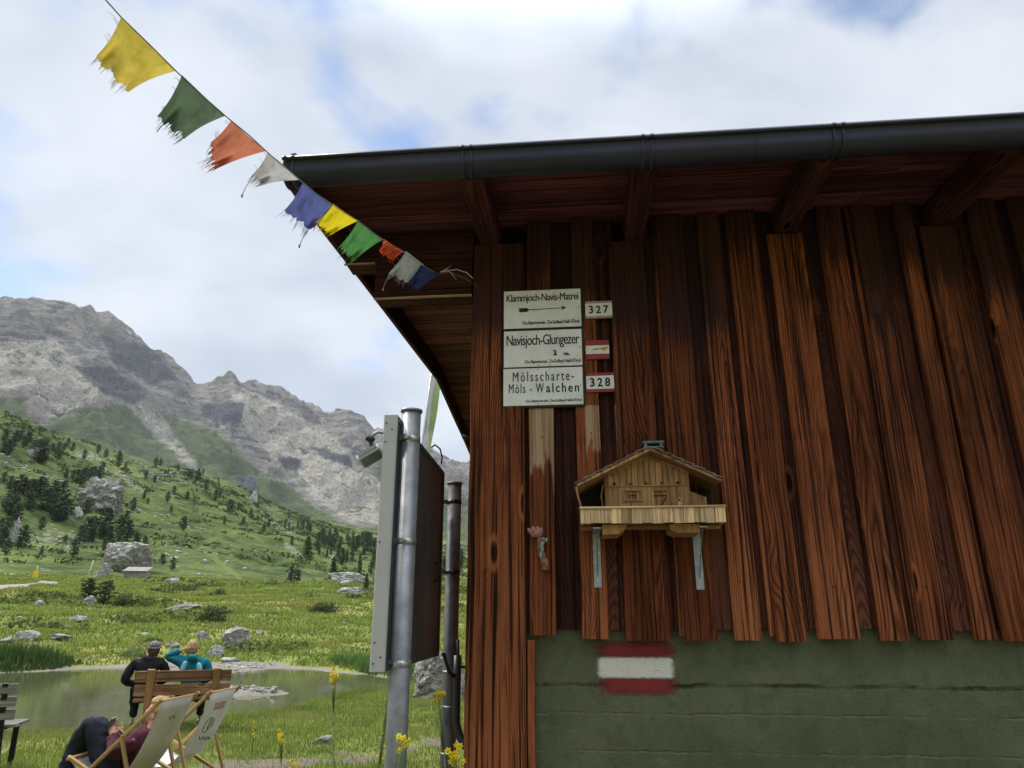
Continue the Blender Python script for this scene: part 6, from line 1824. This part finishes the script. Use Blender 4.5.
# ------------------------------------------------------------------ yellow flowers and the slab by the corner
M_STEM = plain('flower_stem', (.10, .16, .05), .7); M_FLOW = plain('yellow_petals', (.80, .62, .01), .6, var=.12, scale=60, trans=.25); M_LEAF = plain('flower_leaf', (.07, .13, .035), .7)
def flower(px_, py_, Y, wpx, hpx, label, n=9, seed=0, lean=.1):
    n = int(n * 1.35)
    r2 = random.Random(seed)
    c = at_y(px_, py_, Y); zc = c.y * cos(PITCH) + (c.z - CAMZ) * sin(PITCH); w = wpx / FPX * zc; h = hpx / FPX * zc
    gx, gy = c.x + lean * (c.z), c.y + r2.uniform(-.05, .1)
    g0 = Vector((gx, gy, gz(gx, gy)))
    e = empty('flower', g0, 0, label, 'flower')
    C = c - g0
    st = MB(); J = C * .84 + Vector((lean * .06, 0, -.01))
    st.tube([Vector((0, 0, -.03)), C * .35 + Vector((.012, 0, 0)), J], [.0035, .003, .0022], 6)
    heads = []
    for k in range(n):
        p = C + Vector((r2.gauss(0, .24) * w, r2.gauss(0, .22) * w, r2.gauss(0, .24) * h)); heads.append(p)
        st.tube([J, J.lerp(p, .5) + Vector((0, 0, -.008)), p], [.0016, .0013, .001], 4)
    st.build('stem', M_STEM, e)
    f = MB()
    for p in heads:
        m = 6; R_ = r2.uniform(.17, .26) * w; tl = Vector((r2.uniform(-.6, .6), -1, r2.uniform(-.2, .9))).normalized(); a0 = tl.orthogonal().normalized(); b0 = tl.cross(a0)
        for q in range(m):
            a = 2 * pi * q / m; d = a0 * cos(a) + b0 * sin(a); s = a0 * -sin(a) + b0 * cos(a)
            i = [f.vert(p), f.vert(p + d * R_ * .6 + s * R_ * .30 + tl * .001), f.vert(p + d * R_ + tl * r2.uniform(-.004, .004)), f.vert(p + d * R_ * .6 - s * R_ * .30 + tl * .001)]
            f.face(i)
        f.sphere(p + tl * .002, R_ * .34, 1)
    f.build('blossom', M_FLOW, e)
    lf = MB()
    for k in range(6):
        q = C * (.25 + .1 * k); d = Vector((r2.choice((-1, 1)) * .05, r2.uniform(-.04, .04), .02)); s = Vector((0, .006, .006))
        i = [lf.vert(q), lf.vert(q + d * .5 + s), lf.vert(q + d), lf.vert(q + d * .5 - s)]; lf.face(i)
    lf.build('leaf', M_LEAF, e)
flower(333, 677, 4.4, 13, 17, 'tallest yellow flower, its bloom in front of the pond', 9, 1, .08)
flower(281, 738, 4.4, 11, 12, 'yellow flower standing in the grass beside the white deckchair', 7, 2, .05)
flower(293, 764, 4.2, 9, 12, 'low yellow flower just cut by the picture edge in front of the worn grass', 7, 3, .05)
flower(402, 744, 2.35, 14, 15, 'yellow flower in front of the nearer galvanised post', 9, 4, -.12)
flower(439, 697, 3.0, 12, 13, 'yellow flower in front of the thick black conduit', 9, 5, .1)
flower(455, 753, 2.7, 17, 21, 'large yellow flower at the hut corner board', 12, 6, .05)
flower(382, 734, 4.2, 4, 4, 'tiny yellow flower left of the nearer galvanised post', 3, 7, .02)
flower(253, 734, 5.2, 7, 12, 'thin pale yellow flower right beside the white deckchair frame', 5, 8, .05)
sl = obj('stone_slab', rock_mesh(141, .26, .16, 1.4, 4, 12, .06), plain('weathered_slab', (.27, .24, .21), .9, c2=(.17, .155, .14), scale=14, bump=.7, bscale=40))
P = at_y(452, 768, 3.3); sl.location = (P.x - .02, P.y, .40); sl.rotation_euler = (0, R(20), R(10))
tag(sl, 'weathered grey-brown stone slab leaning at the hut corner', 'stone slab')

# ------------------------------------------------------------------ the air between here and the mountain
hz = bpy.data.materials.new('air'); hz.use_nodes = True
t = NT(hz.node_tree)
v = t.new('ShaderNodeVolumePrincipled'); v.inputs['Color'].default_value = (.86, .90, .96, 1); v.inputs['Density'].default_value = .00006; v.inputs['Anisotropy'].default_value = .1
o = t.new('ShaderNodeOutputMaterial'); t.link(v.outputs[0], o.inputs['Volume'])
zl = min(float(q[:, 2].min()) for q in (gV, hV, mV)) - 1.0; zt = max(float(q[:, 2].max()) for q in (gV, hV, mV)) + 12
hb = MB(); S_ = 3500
i = [hb.vert((x, y, z)) for z in (zl, zt) for x, y in ((-S_, -S_), (S_, -S_), (S_, S_), (-S_, S_))]
for f in ((3, 2, 1, 0), (4, 5, 6, 7), (0, 1, 5, 4), (1, 2, 6, 5), (2, 3, 7, 6), (3, 0, 4, 7)): hb.face([i[k] for k in f])
ho_ = hb.build('haze', hz); ho_['kind'] = 'stuff'; ho_['label'] = 'thin pale air in front of the mountain'
